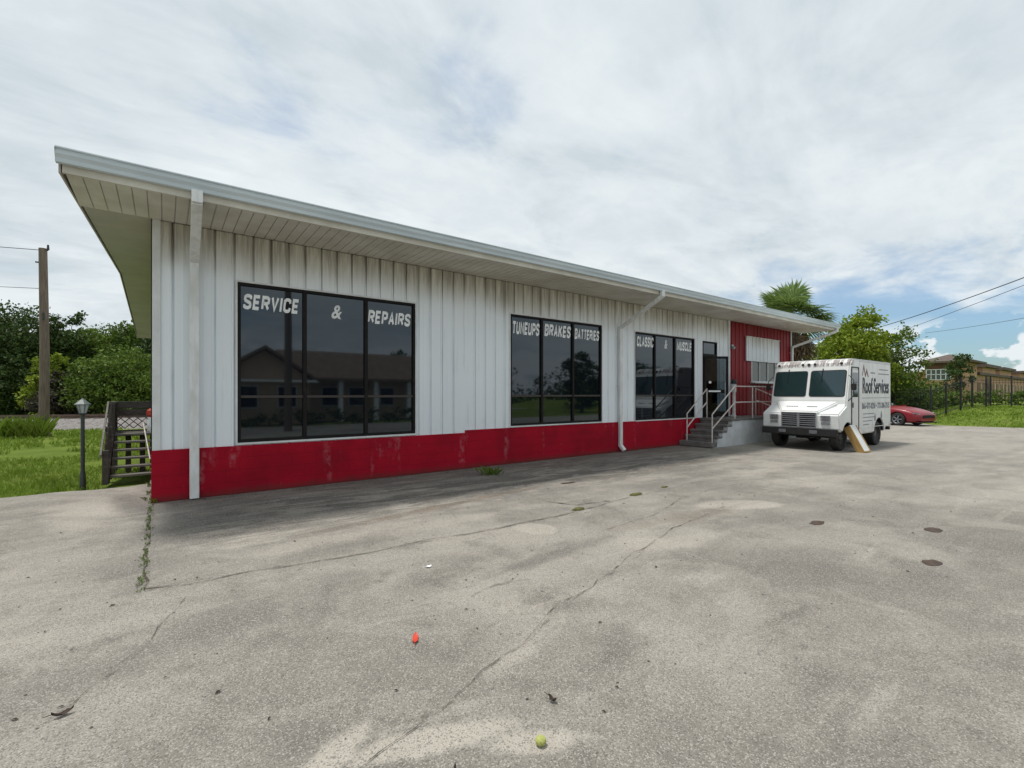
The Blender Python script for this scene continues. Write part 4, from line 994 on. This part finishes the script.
LT = [(-40, 33, 8.6, 7, 'leafB', 'dark green tree at the far left of the railway tree line'),
      (-2, 32, 8.0, 6.5, 'leafB', 'dark tree left of the utility pole behind the tracks'),
      (22, 37, 8.4, 6.0, 'leafB', 'tall thin topped tree directly behind the utility pole'),
      (64, 35, 8.4, 5.0, 'leafB', 'open topped tree just right of the utility pole'),
      (84, 38, 6.6, 6.5, 'leafA', 'bright green rounded tree behind the lantern post'),
      (112, 36, 7.3, 6.0, 'leafA', 'mid green tree left of the shop corner behind wooden stairs'),
      (134, 38, 8.0, 6.0, 'leafB', 'taller dark tree partly hidden by the shop corner'),
      (160, 42, 7.6, 7.0, 'leafB', 'tree mostly hidden behind the white shop wall')]
for i, (px_, d_, H, W_, mt, lb) in enumerate(LT):
    x_, y_ = groundspot(px_, d_); tree(x_, y_, H, W_, lb, mt, 9500, .145, 20+i, 'trees behind the railway', .18, nb=11)
# lower growth in front of those trees
for i, (px_, d_, H, W_, mt, lb) in enumerate([(-20, 30, 4.0, 5, 'leafB', 'shadowy bush at the far left behind the tracks'), (12, 31, 3.6, 5, 'leafB', 'dark bush left of the utility pole behind the tracks'), (68, 31, 3.6, 3.4, 'leafD', 'greyish drooping vine thicket right of the utility pole'),
        (48, 31, 4.6, 3.0, 'leafC', 'yellow green sapling close behind the utility pole'), (95, 31.5, 4.6, 4.5, 'leafA', 'bright leafy bush behind the lantern post'), (122, 31.5, 4.2, 4.6, 'leafA', 'green bush above the wooden stairs'), (146, 33, 5.0, 4.5, 'leafA', 'green bush beside the shop corner'), (-50, 30, 4.5, 6, 'leafB', 'wide dark bush beyond the left edge')]):
    x_, y_ = groundspot(px_, d_); tree(x_, y_, H, W_, lb, mt, 6500, .125, 60+i, 'bushes behind the railway', .02, nb=10, name='bush', tr=.08)
# thick dark wood closing the view behind
rr = random.Random(5); bl = []
for i in range(26):
    x_, y_ = groundspot(-60+i*9.5, 47+rr.uniform(-2, 3)); r_ = rr.uniform(2.4, 3.2); bl.append((x_, y_, 2.8+rr.uniform(-.5, 1.2), r_, r_, r_*1.25))
tag(leafcloud(bl, 15000, .42, 9).build('distant_wood', 'leafB'), kind='stuff')
# tuft at the foot of the pole
PX, PY = -3.9, 17.42
blades('tall_weeds', (PX-2.6, PX+.1, PY-.9, PY+.3), 420, .30, .85, 11, lambda x_, y_: noise.noise(Vector((x_*1.2, y_, 4))) > -.25, wd=.012, tuft=5)
# right side trees
x_, y_ = groundspot(858, 31); tree(x_, y_, 7.6, 5.6, 'yellow green leafy tree rising behind the step van', 'leafC', 14000, .14, 101, base=.22, nb=12)
x_, y_ = groundspot(838, 33); tree(x_, y_, 7.0, 4.5, 'yellow green tree next to the palm behind the roof corner', 'leafC', 8000, .14, 102, base=.2, nb=9)
x_, y_ = groundspot(893, 31.5); tree(x_, y_, 6.4, 4.2, 'slender darker tree behind the red car', 'leafA', 5200, .12, 103, base=.12, nb=11, tr=.08)
x_, y_ = groundspot(872, 36); tree(x_, y_, 5.8, 5, 'dark green tree low behind the step van roof', 'leafB', 4500, .18, 104, base=.1, nb=9)
x_, y_ = groundspot(958, 46); tree(x_, y_, 5.5, 2.7, 'small open tree in front of the brown tower building', 'leafB', 2600, .13, 105, base=.22, nb=9, tr=.07, z0=.4)
for i, (px_, d_, H, W_, mt, lb) in enumerate([(905, 33, 2.5, 4, 'leafB', 'dark bush behind the red car and fence'), (922, 35, 2.9, 3.4, 'leafA', 'green bush left of the fence corner'), (890, 34, 2.8, 4, 'leafA', 'bush touching the rear edge of the step van'), (938, 38, 2.3, 3.4, 'leafA', 'low bush behind the fence corner post'), (870, 33, 2.7, 4, 'leafB', 'bush hidden mostly by the step van')]):
    x_, y_ = groundspot(px_, d_); tree(x_, y_, H, W_, lb, mt, 2400, .14, 120+i, 'bushes behind the fence', .02, nb=8, name='bush', tr=.05)
# clipped hedge
hx0, hy0 = 50, 2.5; hx1, hy1 = 50.5, -16
bl = []
for i in range(30):
    t = i/29; bl.append((hx0+(hx1-hx0)*t, hy0+(hy1-hy0)*t, 0.42, .75, .75, .50))
hg = leafcloud(bl, 9000, .13, 33, shell=.7); hd_ = hg.build('hedge', 'leafA', loc=(0, 0, .88)); tag(hd_, 'long clipped green hedge behind the black fence', 'hedge')
# cabbage palm
px_, py_ = groundspot(793, 28); palm = empty('palm_tree', (px_, py_, 0), 'fan palm with brown dead skirt behind the roof end', 'palm tree')
mb = MB(); mb.tube([(0, 0, 0), (.05, 0, 2), (0, .05, 4), (0, 0, 6.3)], [.24, .19, .18, .2], 12)
for i in range(50):
    a = i*2.4; z_ = .6+i*.105; mb.rod((.17*math.cos(a), .17*math.sin(a), z_), (.30*math.cos(a), .30*math.sin(a), z_+.16), .035, .02, 5)
mb.build('trunk', 'bark', palm)
def frond(mb, rr, base, dirv, pet, R_, n_, droop):
    d_ = dirv.normalized(); h = base+d_*pet; side = d_.cross(Vector((0, 0, 1))); side = side.normalized() if side.length > .05 else Vector((1, 0, 0)); upv = side.cross(d_).normalized()
    mb.rod(base, h, .022, .014, 5)
    for i in range(n_):
        a = R(-125+250*i/(n_-1)); ll = R_*(.75+.25*math.cos(a*.7))*rr.uniform(.9, 1.1); v = d_*math.cos(a)+side*math.sin(a)+upv*rr.uniform(-.12, .12)
        p0 = h; p1 = h+v*ll*.55+Vector((0, 0, -droop*.08)); p2 = h+v*ll+Vector((0, 0, -droop*rr.uniform(.25, .5))); q = v.cross(upv).normalized()*.05
        o = len(mb.v); mb.v += [tuple(p0), tuple(p1+q), tuple(p2), tuple(p1-q)]; mb.f.append((o, o+1, o+2, o+3)); mb.m.append(0)
rr = random.Random(3); mb = MB()
for i in range(46):
    a = i*2.399; el = R(-28+112*((i*.618) % 1)); v = Vector((math.cos(a)*math.cos(el), math.sin(a)*math.cos(el), math.sin(el)))
    frond(mb, rr, Vector((0, 0, 6.2)), v, rr.uniform(.9, 1.45), rr.uniform(1.05, 1.4), 20, .7-.4*math.sin(el))
mb.build('crown', 'palm_leaf', palm)
mb = MB()
for i in range(34):
    a = i*2.399; el = R(rr.uniform(-80, -48)); v = Vector((math.cos(a)*math.cos(el), math.sin(a)*math.cos(el), math.sin(el)))
    frond(mb, rr, Vector((0, 0, 6.2-rr.uniform(0, .9))), v, rr.uniform(.9, 1.5), rr.uniform(.8, 1.2), 14, .6)
mb.build('dead_skirt', 'palm_dead', palm)

# ------------------------------------------------------------------ left side furniture
pl = empty('utility_pole', (PX, PY, 0), 'tall brown wooden utility pole in the lawn by the railway', 'utility pole')
MB().tube([(0, 0, -.1), (.02, 0, 3.5), (-.03, 0, 7.5)], [.165, .15, .13], 16).build('shaft', 'pole_wood', pl, smooth='auto')
MB().rod((.10, -.10, 7.42), (.16, -.16, 7.46), .03).rod((.14, -.14, 7.45), (.14, -.14, 7.64), .045, .03).build('insulator', 'lamp_grey', pl)
MB().box((-.02, -.175, 4.6), (.04, -.16, 4.9)).box((-.25, -.02, 6.9), (-.13, .02, 6.95)).build('bracket', 'lamp_grey', pl)
def cable(a, b2, sag, r, label):
    a, b2 = Vector(a), Vector(b2); P = []
    for i in range(25):
        t = i/24; p = a.lerp(b2, t); p.z -= sag*4*t*(1-t); P.append(p-a)
    o = MB().tube(P, r, 6).build('overhead_cable', 'black_metal', smooth=True, loc=tuple(a)); tag(o, label, 'cable', 'overhead cables')
cable((-4.0, 17.4, 7.42), (-40, 24, 8.2), .5, .012, 'thin wire running left from the top of the wooden pole')
cable((-3.95, 17.5, 5.9), (-40, 33, 8.3), .6, .010, 'lower faint wire left of the wooden pole')
def P3(px_, py_, d_):
    x_, y_ = groundspot(px_, d_); return (x_, y_, EYE-(py_-394)*d_/469)
cable(P3(1200, 208, 14), P3(862, 332, 34), .25, .022, 'upper thick black cable crossing the sky on the right')
cable(P3(1200, 216, 14.4), P3(878, 339, 36), .10, .014, 'second black cable just below the thick upper cable')
cable(P3(1200, 283, 20), P3(925, 333, 44), .2, .014, 'lowest thin cable near the horizon on the right')

lp = empty('lantern_post', (-1.16, 2.2, 0), 'short dark lantern post at the edge of the lawn', 'lamp post')
MB().lathe([(.001, -.05), (.045, -.05), (.040, .25), (.030, .3), (.028, 1.27), (.045, 1.29), (.05, 1.31), (.001, 1.31)], n_=14).build('post', 'lamp_grey', lp, smooth='auto')
m_, n, b = newmat('milky_lamp_glass'); b.inputs['Base Color'].default_value = (.35, .40, .40, 1); b.inputs['Roughness'].default_value = .25; M['milky'] = m_
s6 = [(math.cos(R(60*k)), math.sin(R(60*k))) for k in range(6)]
def hexring(r0, z0, r1, z1, mb): mb.rod((0, 0, z0), (0, 0, z1), r0, r1, 6); return mb
hexring(.045, 1.312, .088, 1.46, MB()).build('lamp_glass', 'milky', lp)
mb = MB(); hexring(.12, 1.462, .115, 1.475, mb); hexring(.115, 1.475, .03, 1.55, mb); hexring(.03, 1.55, .012, 1.575, mb)
for c_, s_ in s6: mb.rod((c_*.047, s_*.047, 1.31), (c_*.091, s_*.091, 1.462), .006, n_=4)
mb.build('lamp_cap', 'cap_grey', lp)

dk = empty('deck_stairs', (-.55, 2.3, 0), 'weathered wooden stairs and small deck beside the shop corner', 'wooden stairs')
def DB(): return MB()
X0, X1 = -.84+.55, -.20+.55
mb = DB()
for i in range(6):
    y_ = .10+i*.205; z_ = .14*(i+1); mb.box((X0+.03, y_-.02, z_-.035), (X1+.02, y_+.22, z_))
mb.build('treads', 'tread', dk)
mb = DB()
for x_ in (X0-.02, X1+.005): mb.prism([(0.0, 0), (.22, 0), (1.30, .74), (1.30, .84), (1.12, .84), (0.0, .09)], 0, x_, x_+.04)
mb.build('stringers', 'wood_old', dk)
mb = DB().box((X0-.05, 1.30, .78), (X1+.02, 2.05, .84))
mb.build('deck_floor', 'wood_old', dk)
for (x_, y_, z0, z1) in ((X0-.07, -.02, 0, .62), (X0-.07, .62, 0, 1.02), (X0-.07, 1.30, 0, 1.46), (X0-.07, 1.96, 0, 1.46), (X1-.06, 1.96, 0, 1.46), (X1-.22, 1.35, 0, .78), (X0+.18, 1.5, 0, .78)):
    MB().box((x_, y_, z0), (x_+.09, y_+.09, z1)).build('post', 'wood_old', dk)
mb = DB()
for i in range(9): y_ = .10+i*.135; z_ = .12+i*.09; mb.box((X0-.045, y_, z_), (X0-.02, y_+.075, z_+.62))
mb.box((X0-.06, 1.37, .90), (X0-.03, 1.95, 1.42))
mb.build('balusters', 'wood_old', dk)
mb = DB(); mb.prism([(-.10, .50), (-.10, .56), (1.38, 1.50), (1.38, 1.44)], 0, X0-.10, X0-.071); mb.build('handrail', 'tread', dk)
mb = DB().box((X0-.07, 1.91, 1.34), (X1+.02, 1.95, 1.455)).box((X0, 1.91, 1.18), (X1+.02, 1.94, 1.32)).box((X0, 1.91, .845), (X1+.02, 1.94, .87)).box((X0-.07, 1.30, 1.462), (X0+.03, 2.06, 1.49)).box((X0-.07, 1.90, 1.4605), (X1+.02, 2.06, 1.488))
mb.build('deck_rail', 'wood_old', dk)
mb = DB()
for i in range(-3, 6):
    a = X0+i*.145
    for sgn in (1, -1):
        # diagonal laths clipped to the lattice box
        x_a, x_b = (a, a+.30) if sgn > 0 else (a+.30, a)
        lo_x, hi_x = X0, X1
        pA, pB = Vector((x_a, 0, .90)), Vector((x_b, 0, 1.20)); dxx = pB.x-pA.x
        ts = sorted([(lo_x-pA.x)/dxx, (hi_x-pA.x)/dxx]); t0, t1 = max(0, ts[0]), min(1, ts[1])
        if t1-t0 < .08: continue
        qa, qb = pA.lerp(pB, t0), pA.lerp(pB, t1); yy = 1.915 if sgn > 0 else 1.925
        mb.add([(qa.x-.012, yy, qa.z), (qa.x+.012, yy, qa.z), (qb.x+.012, yy, qb.z), (qb.x-.012, yy, qb.z), (qa.x-.012, yy+.008, qa.z), (qa.x+.012, yy+.008, qa.z), (qb.x+.012, yy+.008, qb.z), (qb.x-.012, yy+.008, qb.z)],
               [(0, 1, 2, 3), (4, 5, 6, 7), (0, 1, 5, 4), (1, 2, 6, 5), (2, 3, 7, 6), (3, 0, 4, 7)])
mb.build('lattice', 'tread', dk)
MB().rod((X1-.16, 1.25, 1.05), (X1-.02, -.05, .42), .012).build('pipe_rail', 'rail_paint', dk)
jg = empty('plastic_jug', (-.24, 3.85, .84), 'small white bottle with orange top standing on the wooden deck', 'bottle')
MB().lathe([(.001, 0), (.06, 0), (.065, .02), (.065, .24), (.03, .31), (.001, .31)], n_=16).build('bottle_body', 'letter', jg, smooth='auto')
MB().lathe([(.001, .31), (.035, .31), (.04, .33), (.075, .36), (.07, .45), (.02, .50), (.001, .50)], n_=16).build('top', 'orange', jg, smooth='auto')

# ------------------------------------------------------------------ small things on the lot
def flatpatch(name, x_, y_, rx, ry, mat, label, cat, seed, h_=.006, n_=18, rot=0, group=None, rough_=.35):
    rr = random.Random(seed); mb = MB(); P = []
    for k in range(n_):
        a = 2*PI*k/n_; r = 1+rr.uniform(-rough_, rough_)*.6; u_, v_ = rx*r*math.cos(a), ry*r*math.sin(a); P.append((u_*math.cos(rot)-v_*math.sin(rot), u_*math.sin(rot)+v_*math.cos(rot)))
    vs = [(p[0], p[1], .002) for p in P]+[(p[0]*.8, p[1]*.8, h_) for p in P]+[(0, 0, h_*1.1)]
    fs = [(k, (k+1) % n_, (k+1) % n_+n_, k+n_) for k in range(n_)]+[(k+n_, (k+1) % n_+n_, 2*n_) for k in range(n_)]
    o = mb.add(vs, fs).build(name, mat, loc=(x_, y_, .002)); return tag(o, label, cat, group)
flatpatch('rusty_patch', 7.49, -7.43, .13, .085, 'rust_plate', 'dark rusty oval plate on the lot, farther of the two at right', 'metal plate', 1, rough_=.2, group='rusty plates on the lot')
flatpatch('rusty_patch', 6.02, -7.72, .11, .07, 'rust_plate', 'dark rusty oval plate on the lot, nearer of the two at right', 'metal plate', 2, rough_=.25, group='rusty plates on the lot')
flatpatch('rusty_patch', 6.71, -6.46, .14, .07, 'rust_plate', 'small brown plate on the lot in the middle, left of the pair', 'metal plate', 3, rough_=.25, group='rusty plates on the lot')
flatpatch('oil_spot', 6.0, -2.6, .16, .06, 'leaf_brown', 'dark tar spot on the lot in front of the steps', 'tar spot', 4, .004, rough_=.3)
flatpatch('moss_patch', 4.75, -4.15, .11, .06, 'moss', 'yellowish moss clump on the pavement crack, nearest', 'moss', 5, .02, group='moss clumps on the crack')
flatpatch('moss_patch', 6.2, -4.0, .14, .06, 'moss', 'yellow green moss clump farther along the crack', 'moss', 6, .02, group='moss clumps on the crack')
flatpatch('moss_patch', 7.1, -3.9, .08, .04, 'moss', 'smallest and farthest moss clump on the crack', 'moss', 7, .015, group='moss clumps on the crack')
def leaf(x_, y_, L_, W_, rz, mat, label, cat, seed, curl=.02, name='dead_leaf'):
    rr = random.Random(seed); mb = MB(); nseg = 7
    for i in range(nseg+1):
        t = i/nseg; u_ = (t-.5)*L_; hw = W_*.5*math.sin(PI*min(.98, max(.04, t)))**.8*rr.uniform(.75, 1.1); z_ = curl*(2*t-1)**2
        mb.v += [(u_, -hw, z_+curl*.7*rr.uniform(.5, 1.2)), (u_, 0, z_), (u_, hw, z_+curl*.7*rr.uniform(.5, 1.2))]
    for i in range(nseg):
        for j in range(2): a = i*3+j; mb.f.append((a, a+3, a+4, a+1)); mb.m.append(0)
    mb.rod((-L_*.5-.03, 0, curl+.002), (-L_*.45, 0, curl), .0018, n_=5)
    o = mb.build(name, mat, smooth=True, loc=(x_, y_, .006)); o.rotation_euler.z = rz; return tag(o, label, cat)
leaf(-.42, -5.66, .085, .035, R(10), 'leaf_brown', 'curled dark leaf on the asphalt at the bottom left', 'leaf', 1)
leaf(1.67, -7.07, .055, .03, R(-80), 'leaf_brown', 'small dark leaf right of the bottom centre, above the ball', 'leaf', 2)
leaf(1.0, -7.2, .09, .018, R(60), 'leaf_brown', 'thin twig like leaf at the bottom centre edge', 'leaf', 3)
leaf(1.35, -6.05, .13, .045, R(62), 'orange', 'crumpled orange red scrap lying on the asphalt', 'litter', 4, .012, "plastic_scrap")
leaf(1.33, -5.95, .05, .03, R(120), 'letter', 'tiny white scrap on the asphalt behind the orange scrap', 'litter', 5, .008, 'paper_scrap') if False else None
x_, y_ = 2.02, -4.9; leaf(x_, y_, .06, .04, 0, 'letter', 'tiny white paper scrap beyond the orange scrap', 'litter', 6, .008, 'paper_scrap')
bl_ = MB().lathe([(.0005, -.026)]+[(.026*math.cos(R(a)), .026*math.sin(R(a))) for a in range(-75, 90, 15)]+[(.0005, .026)], n_=20).build('tennis_ball', 'yellow', smooth=True, loc=(1.42, -7.27, .022)); bl_.scale = (1, 1, .8)
tag(bl_, 'squashed yellow green ball at the bottom of the lot', 'ball')
# pebbles
rr = random.Random(8); mb = MB()
for i in range(420):
    x_ = rr.uniform(-1.5, 6); y_ = rr.uniform(-7.9, -1.2); s_ = rr.uniform(.003, .008)
    mb.rod((x_, y_, 0), (x_+rr.uniform(-.003, .003), y_, s_), s_*1.3, s_*.6, 5)
tag(mb.build('loose_grit', 'ballast'), kind='stuff')
rr = random.Random(21); mb = MB()
for i in range(260):
    if i < 150: x_ = rr.uniform(0, 14); y_ = -.08-abs(rr.gauss(0, .22))
    else: x_ = rr.uniform(-2, 10); y_ = rr.uniform(-8, -1)
    L_ = rr.uniform(.008, .028); a = rr.uniform(0, PI); dx, dy = math.cos(a)*L_, math.sin(a)*L_; o = len(mb.v)
    mb.v += [(x_-dx, y_-dy, .004), (x_+dy*.4, y_-dx*.4, .010), (x_+dx, y_+dy, .006), (x_-dy*.4, y_+dx*.4, .012)]; mb.f.append((o, o+1, o+2, o+3)); mb.m.append(0)
tag(mb.build('leaf_litter', 'leaf_brown'), kind='stuff')
# weeds
def weed(name, spots, label, seed, h0=.02, h1=.06, wd=.004, spread=.03, per=14):
    rr = random.Random(seed); mb = MB(); bx0, by0 = spots[0][:2]
    for (sx, sy) in spots:
        for _ in range(per):
            a = rr.uniform(0, 2*PI); hh = rr.uniform(h0, h1); ln_ = hh*rr.uniform(.4, 1.4); x_, y_ = sx-bx0+rr.gauss(0, spread), sy-by0+rr.gauss(0, spread); w_ = wd*rr.uniform(.7, 1.6); dx, dy = math.cos(a), math.sin(a)
            o = len(mb.v); mb.v += [(x_-dy*w_, y_+dx*w_, 0), (x_+dy*w_, y_-dx*w_, 0), (x_+dx*ln_*.5+dy*w_*1.4, y_+dy*ln_*.5-dx*w_*1.4, hh*.8), (x_+dx*ln_, y_+dy*ln_, hh), (x_+dx*ln_*.5-dy*w_*1.4, y_+dy*ln_*.5+dx*w_*1.4, hh*.8)]
            mb.f.append((o, o+1, o+2, o+3, o+4)); mb.m.append(0)
    o = mb.build(name, 'leafA', loc=(bx0, by0, .002)); return tag(o, label, 'weed')
weed('weed_row', [(-.16+.012*math.sin(i*1.3), -3.95+i*.075) for i in range(50) if noise.noise(Vector((i*.35, 0, 2))) > -.12], 'weeds growing along the crack from the shop corner', 1, .006, .022, .003, .014, 9)['kind'] = 'stuff'
weed('weed_clump', [(5.33, -1.02), (5.38, -.98), (5.28, -1.0), (5.45, -1.03)], 'green weed clump at the foot of the red wall', 2, .04, .17, .004, .08, 16)
weed('weed_clump', [(-.14, -.05), (-.2, .25), (-.2, .8), (-.2, 1.6)], 'weeds at the left foot of the red corner', 3, .03, .09, .004, .03, 12)

# ------------------------------------------------------------------ brown buildings beyond the fence
sb = empty('storage_building', (94, 7, 0), 'tan storage building with brown hip roofed tower beyond the fence', 'building')
def G(mb): mb.v = [(v[0]-94, v[1]-7, v[2]) for v in mb.v]; return mb
G(MB().box((88, 5.6, 0), (95, 9.9, 6.0))).build('tower_wall', 'tan_wall', sb)
G(MB().box((87.94, 5.55, 5.2), (87.99, 9.95, 6.0))).build('tower_band', 'brown_wall', sb)
mb = MB(); e = .9
mb.add([(88-e, 5.6-e, 6.002), (95+e, 5.6-e, 6.002), (95+e, 9.9+e, 6.002), (88-e, 9.9+e, 6.002), (90.5, 7.75, 7.35), (92.5, 7.75, 7.35), (88-e, 5.6-e, 6.25), (95+e, 5.6-e, 6.25), (95+e, 9.9+e, 6.25), (88-e, 9.9+e, 6.25)],
       [(0, 3, 2, 1), (0, 1, 7, 6), (1, 2, 8, 7), (2, 3, 9, 8), (3, 0, 6, 9), (6, 7, 5, 4), (7, 8, 5), (8, 9, 4, 5), (9, 6, 4)])
G(mb).build('roof', 'dark_roof', sb)
wg = MB()
for i in range(6): wg.box((87.86, 7.1+i*.52, 3.7), (87.93, 7.18+i*.52, 5.1))
for z_ in (3.62, 4.38, 5.08): wg.box((87.86, 7.1, z_), (87.93, 9.78, z_+.08))
wf = G(wg).build('window', 'letter', sb); G(MB().box((87.935, 7.1, 3.7), (87.985, 9.78, 5.1))).build('pane', 'pale_glass', wf)
# long wing running away to the right with dark parapets and pilasters
G(MB().box((96, 5.9, 0), (200, 10, 4.5))).build('wing_wall', 'tan_wall', sb)
G(MB().box((95.7, 5.4, 4.5), (200.5, 10.4, 4.85))).build('cornice', 'dark_roof', sb)
for i in range(26): x_ = 97+i*3.6; G(MB().box((x_, 5.5, 0), (x_+.9, 5.88, 3.3))).build('pilaster', 'cream_wall', sb)
G(MB().box((96.2, 5.84, .0), (200, 5.895, 3.2))).build('recess_band', 'brown_wall', sb)
for i, (x_, w_) in enumerate(((99, 10), (113, 11), (134, 16), (160, 18))):
    p_ = G(MB().box((x_, 5.6, 4.85), (x_+w_, 8.8, 5.7))).build('parapet', 'tan_wall', sb)
    G(MB().box((x_-.6, 5.0, 5.7), (x_+w_+.6, 9.2, 6.15))).build('parapet_cap', 'dark_roof', p_)
# lower wing to the left
G(MB().box((90, 9.95, 0), (99, 24, 4.9))).build('wing_wall', 'tan_wall', sb)
G(MB().box((89.6, 9.95, 4.9), (99.4, 24.4, 5.2))).build('cornice', 'letter', sb)

# ------------------------------------------------------------------ across the street (mirrored in the shop windows)
hs = empty('gabled_house', (9, -22, 0), 'pale gabled house with brown shingle roof across the lot, mirrored in the first window', 'house')
def Hh(mb): mb.v = [(v[0]-8, v[1]+22, v[2]) for v in mb.v]; return mb
Hh(MB().box((1.0, -26, 0), (5.6, -19, 2.5)).prism([(1.0, 2.5), (5.6, 2.5), (3.3, 4.0)], 1, -26, -19)).build('wall', 'cream_wall', hs)
Hh(MB().box((5.6, -26, 0), (17, -20.6, 2.5))).build('wall', 'cream_wall', hs)
mb = MB()
mb.prism([(.6, 2.3), (3.3, 4.08), (6.0, 2.3), (6.0, 2.45), (3.3, 4.25), (.6, 2.45)], 1, -26.3, -18.6)
mb.prism([(-19.6, 2.45), (-23.3, 4.3), (-27, 2.45), (-27, 2.6), (-23.3, 4.45), (-19.6, 2.6)], 0, 4.6, 20)
Hh(mb).build('roof', 'shingle', hs)
for x_ in (7.4, 9.6, 11.8, 14.0, 16.4): Hh(MB().box((x_, -20.0, 0), (x_+.25, -19.75, 2.45))).build('porch_column', 'letter', hs)
for x_, y_ in ((2.0, -18.99), (3.9, -18.99), (6.6, -20.59), (8.2, -20.59), (10.2, -20.59), (12.6, -20.59), (14.8, -20.59)):
    wf = Hh(MB().box((x_, y_, .9), (x_+1.0, y_+.05, 2.1))).build('window', 'white_trim', hs); Hh(MB().box((x_+.06, y_+.051, .96), (x_+.94, y_+.06, 2.04))).build('pane', 'tinted_glass', wf)
Hh(MB().box((.6, -18.99, 2.3), (6.0, -18.6, 2.42))).build('eave_trim', 'letter', hs)
p2 = empty('utility_pole', (4.4, -13.6, 0), 'wooden pole across the lot, mirrored in the first shop window', 'utility pole')
MB().tube([(0, 0, -.1), (0, 0, 9)], [.17, .12], 12).build('shaft', 'pole_wood', p2, smooth='auto')
p3 = MB().box((-.9, -.05, 8.3), (.9, .05, 8.42)).build('crossarm', 'pole_wood', p2)
for i, (x_, y_, H, W_, lb) in enumerate([(0, -24, 4.5, 4.5, 'tree left of the gabled house'), (23.5, -27, 4.6, 4, 'tree right of the gabled house'), (31, -22, 5.6, 4.5, 'round dark tree mirrored in the second window'), (36, -27, 5.0, 6, 'tree behind the street to the right'), (17, -31, 5.5, 6, 'tree behind the gabled house'),
        (43, -24, 5.0, 6, 'tree near the street far right'), (-9, -24, 5.5, 6, 'tree behind the viewpoint to the left'), (52, -26, 5, 6, 'farthest tree along the street')]):
    tree(x_, y_, H, W_, lb+', behind the viewpoint', 'leafB', 2600, .22, 200+i, 'trees across the street', .12, nb=9)
bl = [(1+i*1.1, -18.2+.3*math.sin(i), .35, .6, .5, .45) for i in range(15)]
o = leafcloud(bl, 2500, .12, 44).build('hedge', 'leafB'); tag(o, 'low dark shrubs in front of the gabled house across the lot', 'hedge')

bl = []
rr = random.Random(77)
for i in range(30): r_ = rr.uniform(2.2, 3.4); bl.append((-14+i*4.2+rr.uniform(-1, 1), -50+rr.uniform(-3, 3), 1.8+rr.uniform(-.4, 1.4), r_*1.2, r_, r_*rr.uniform(.8, 1.25)))
tag(leafcloud(bl, 9000, .42, 78).build('distant_wood', 'leafB'), kind='stuff')
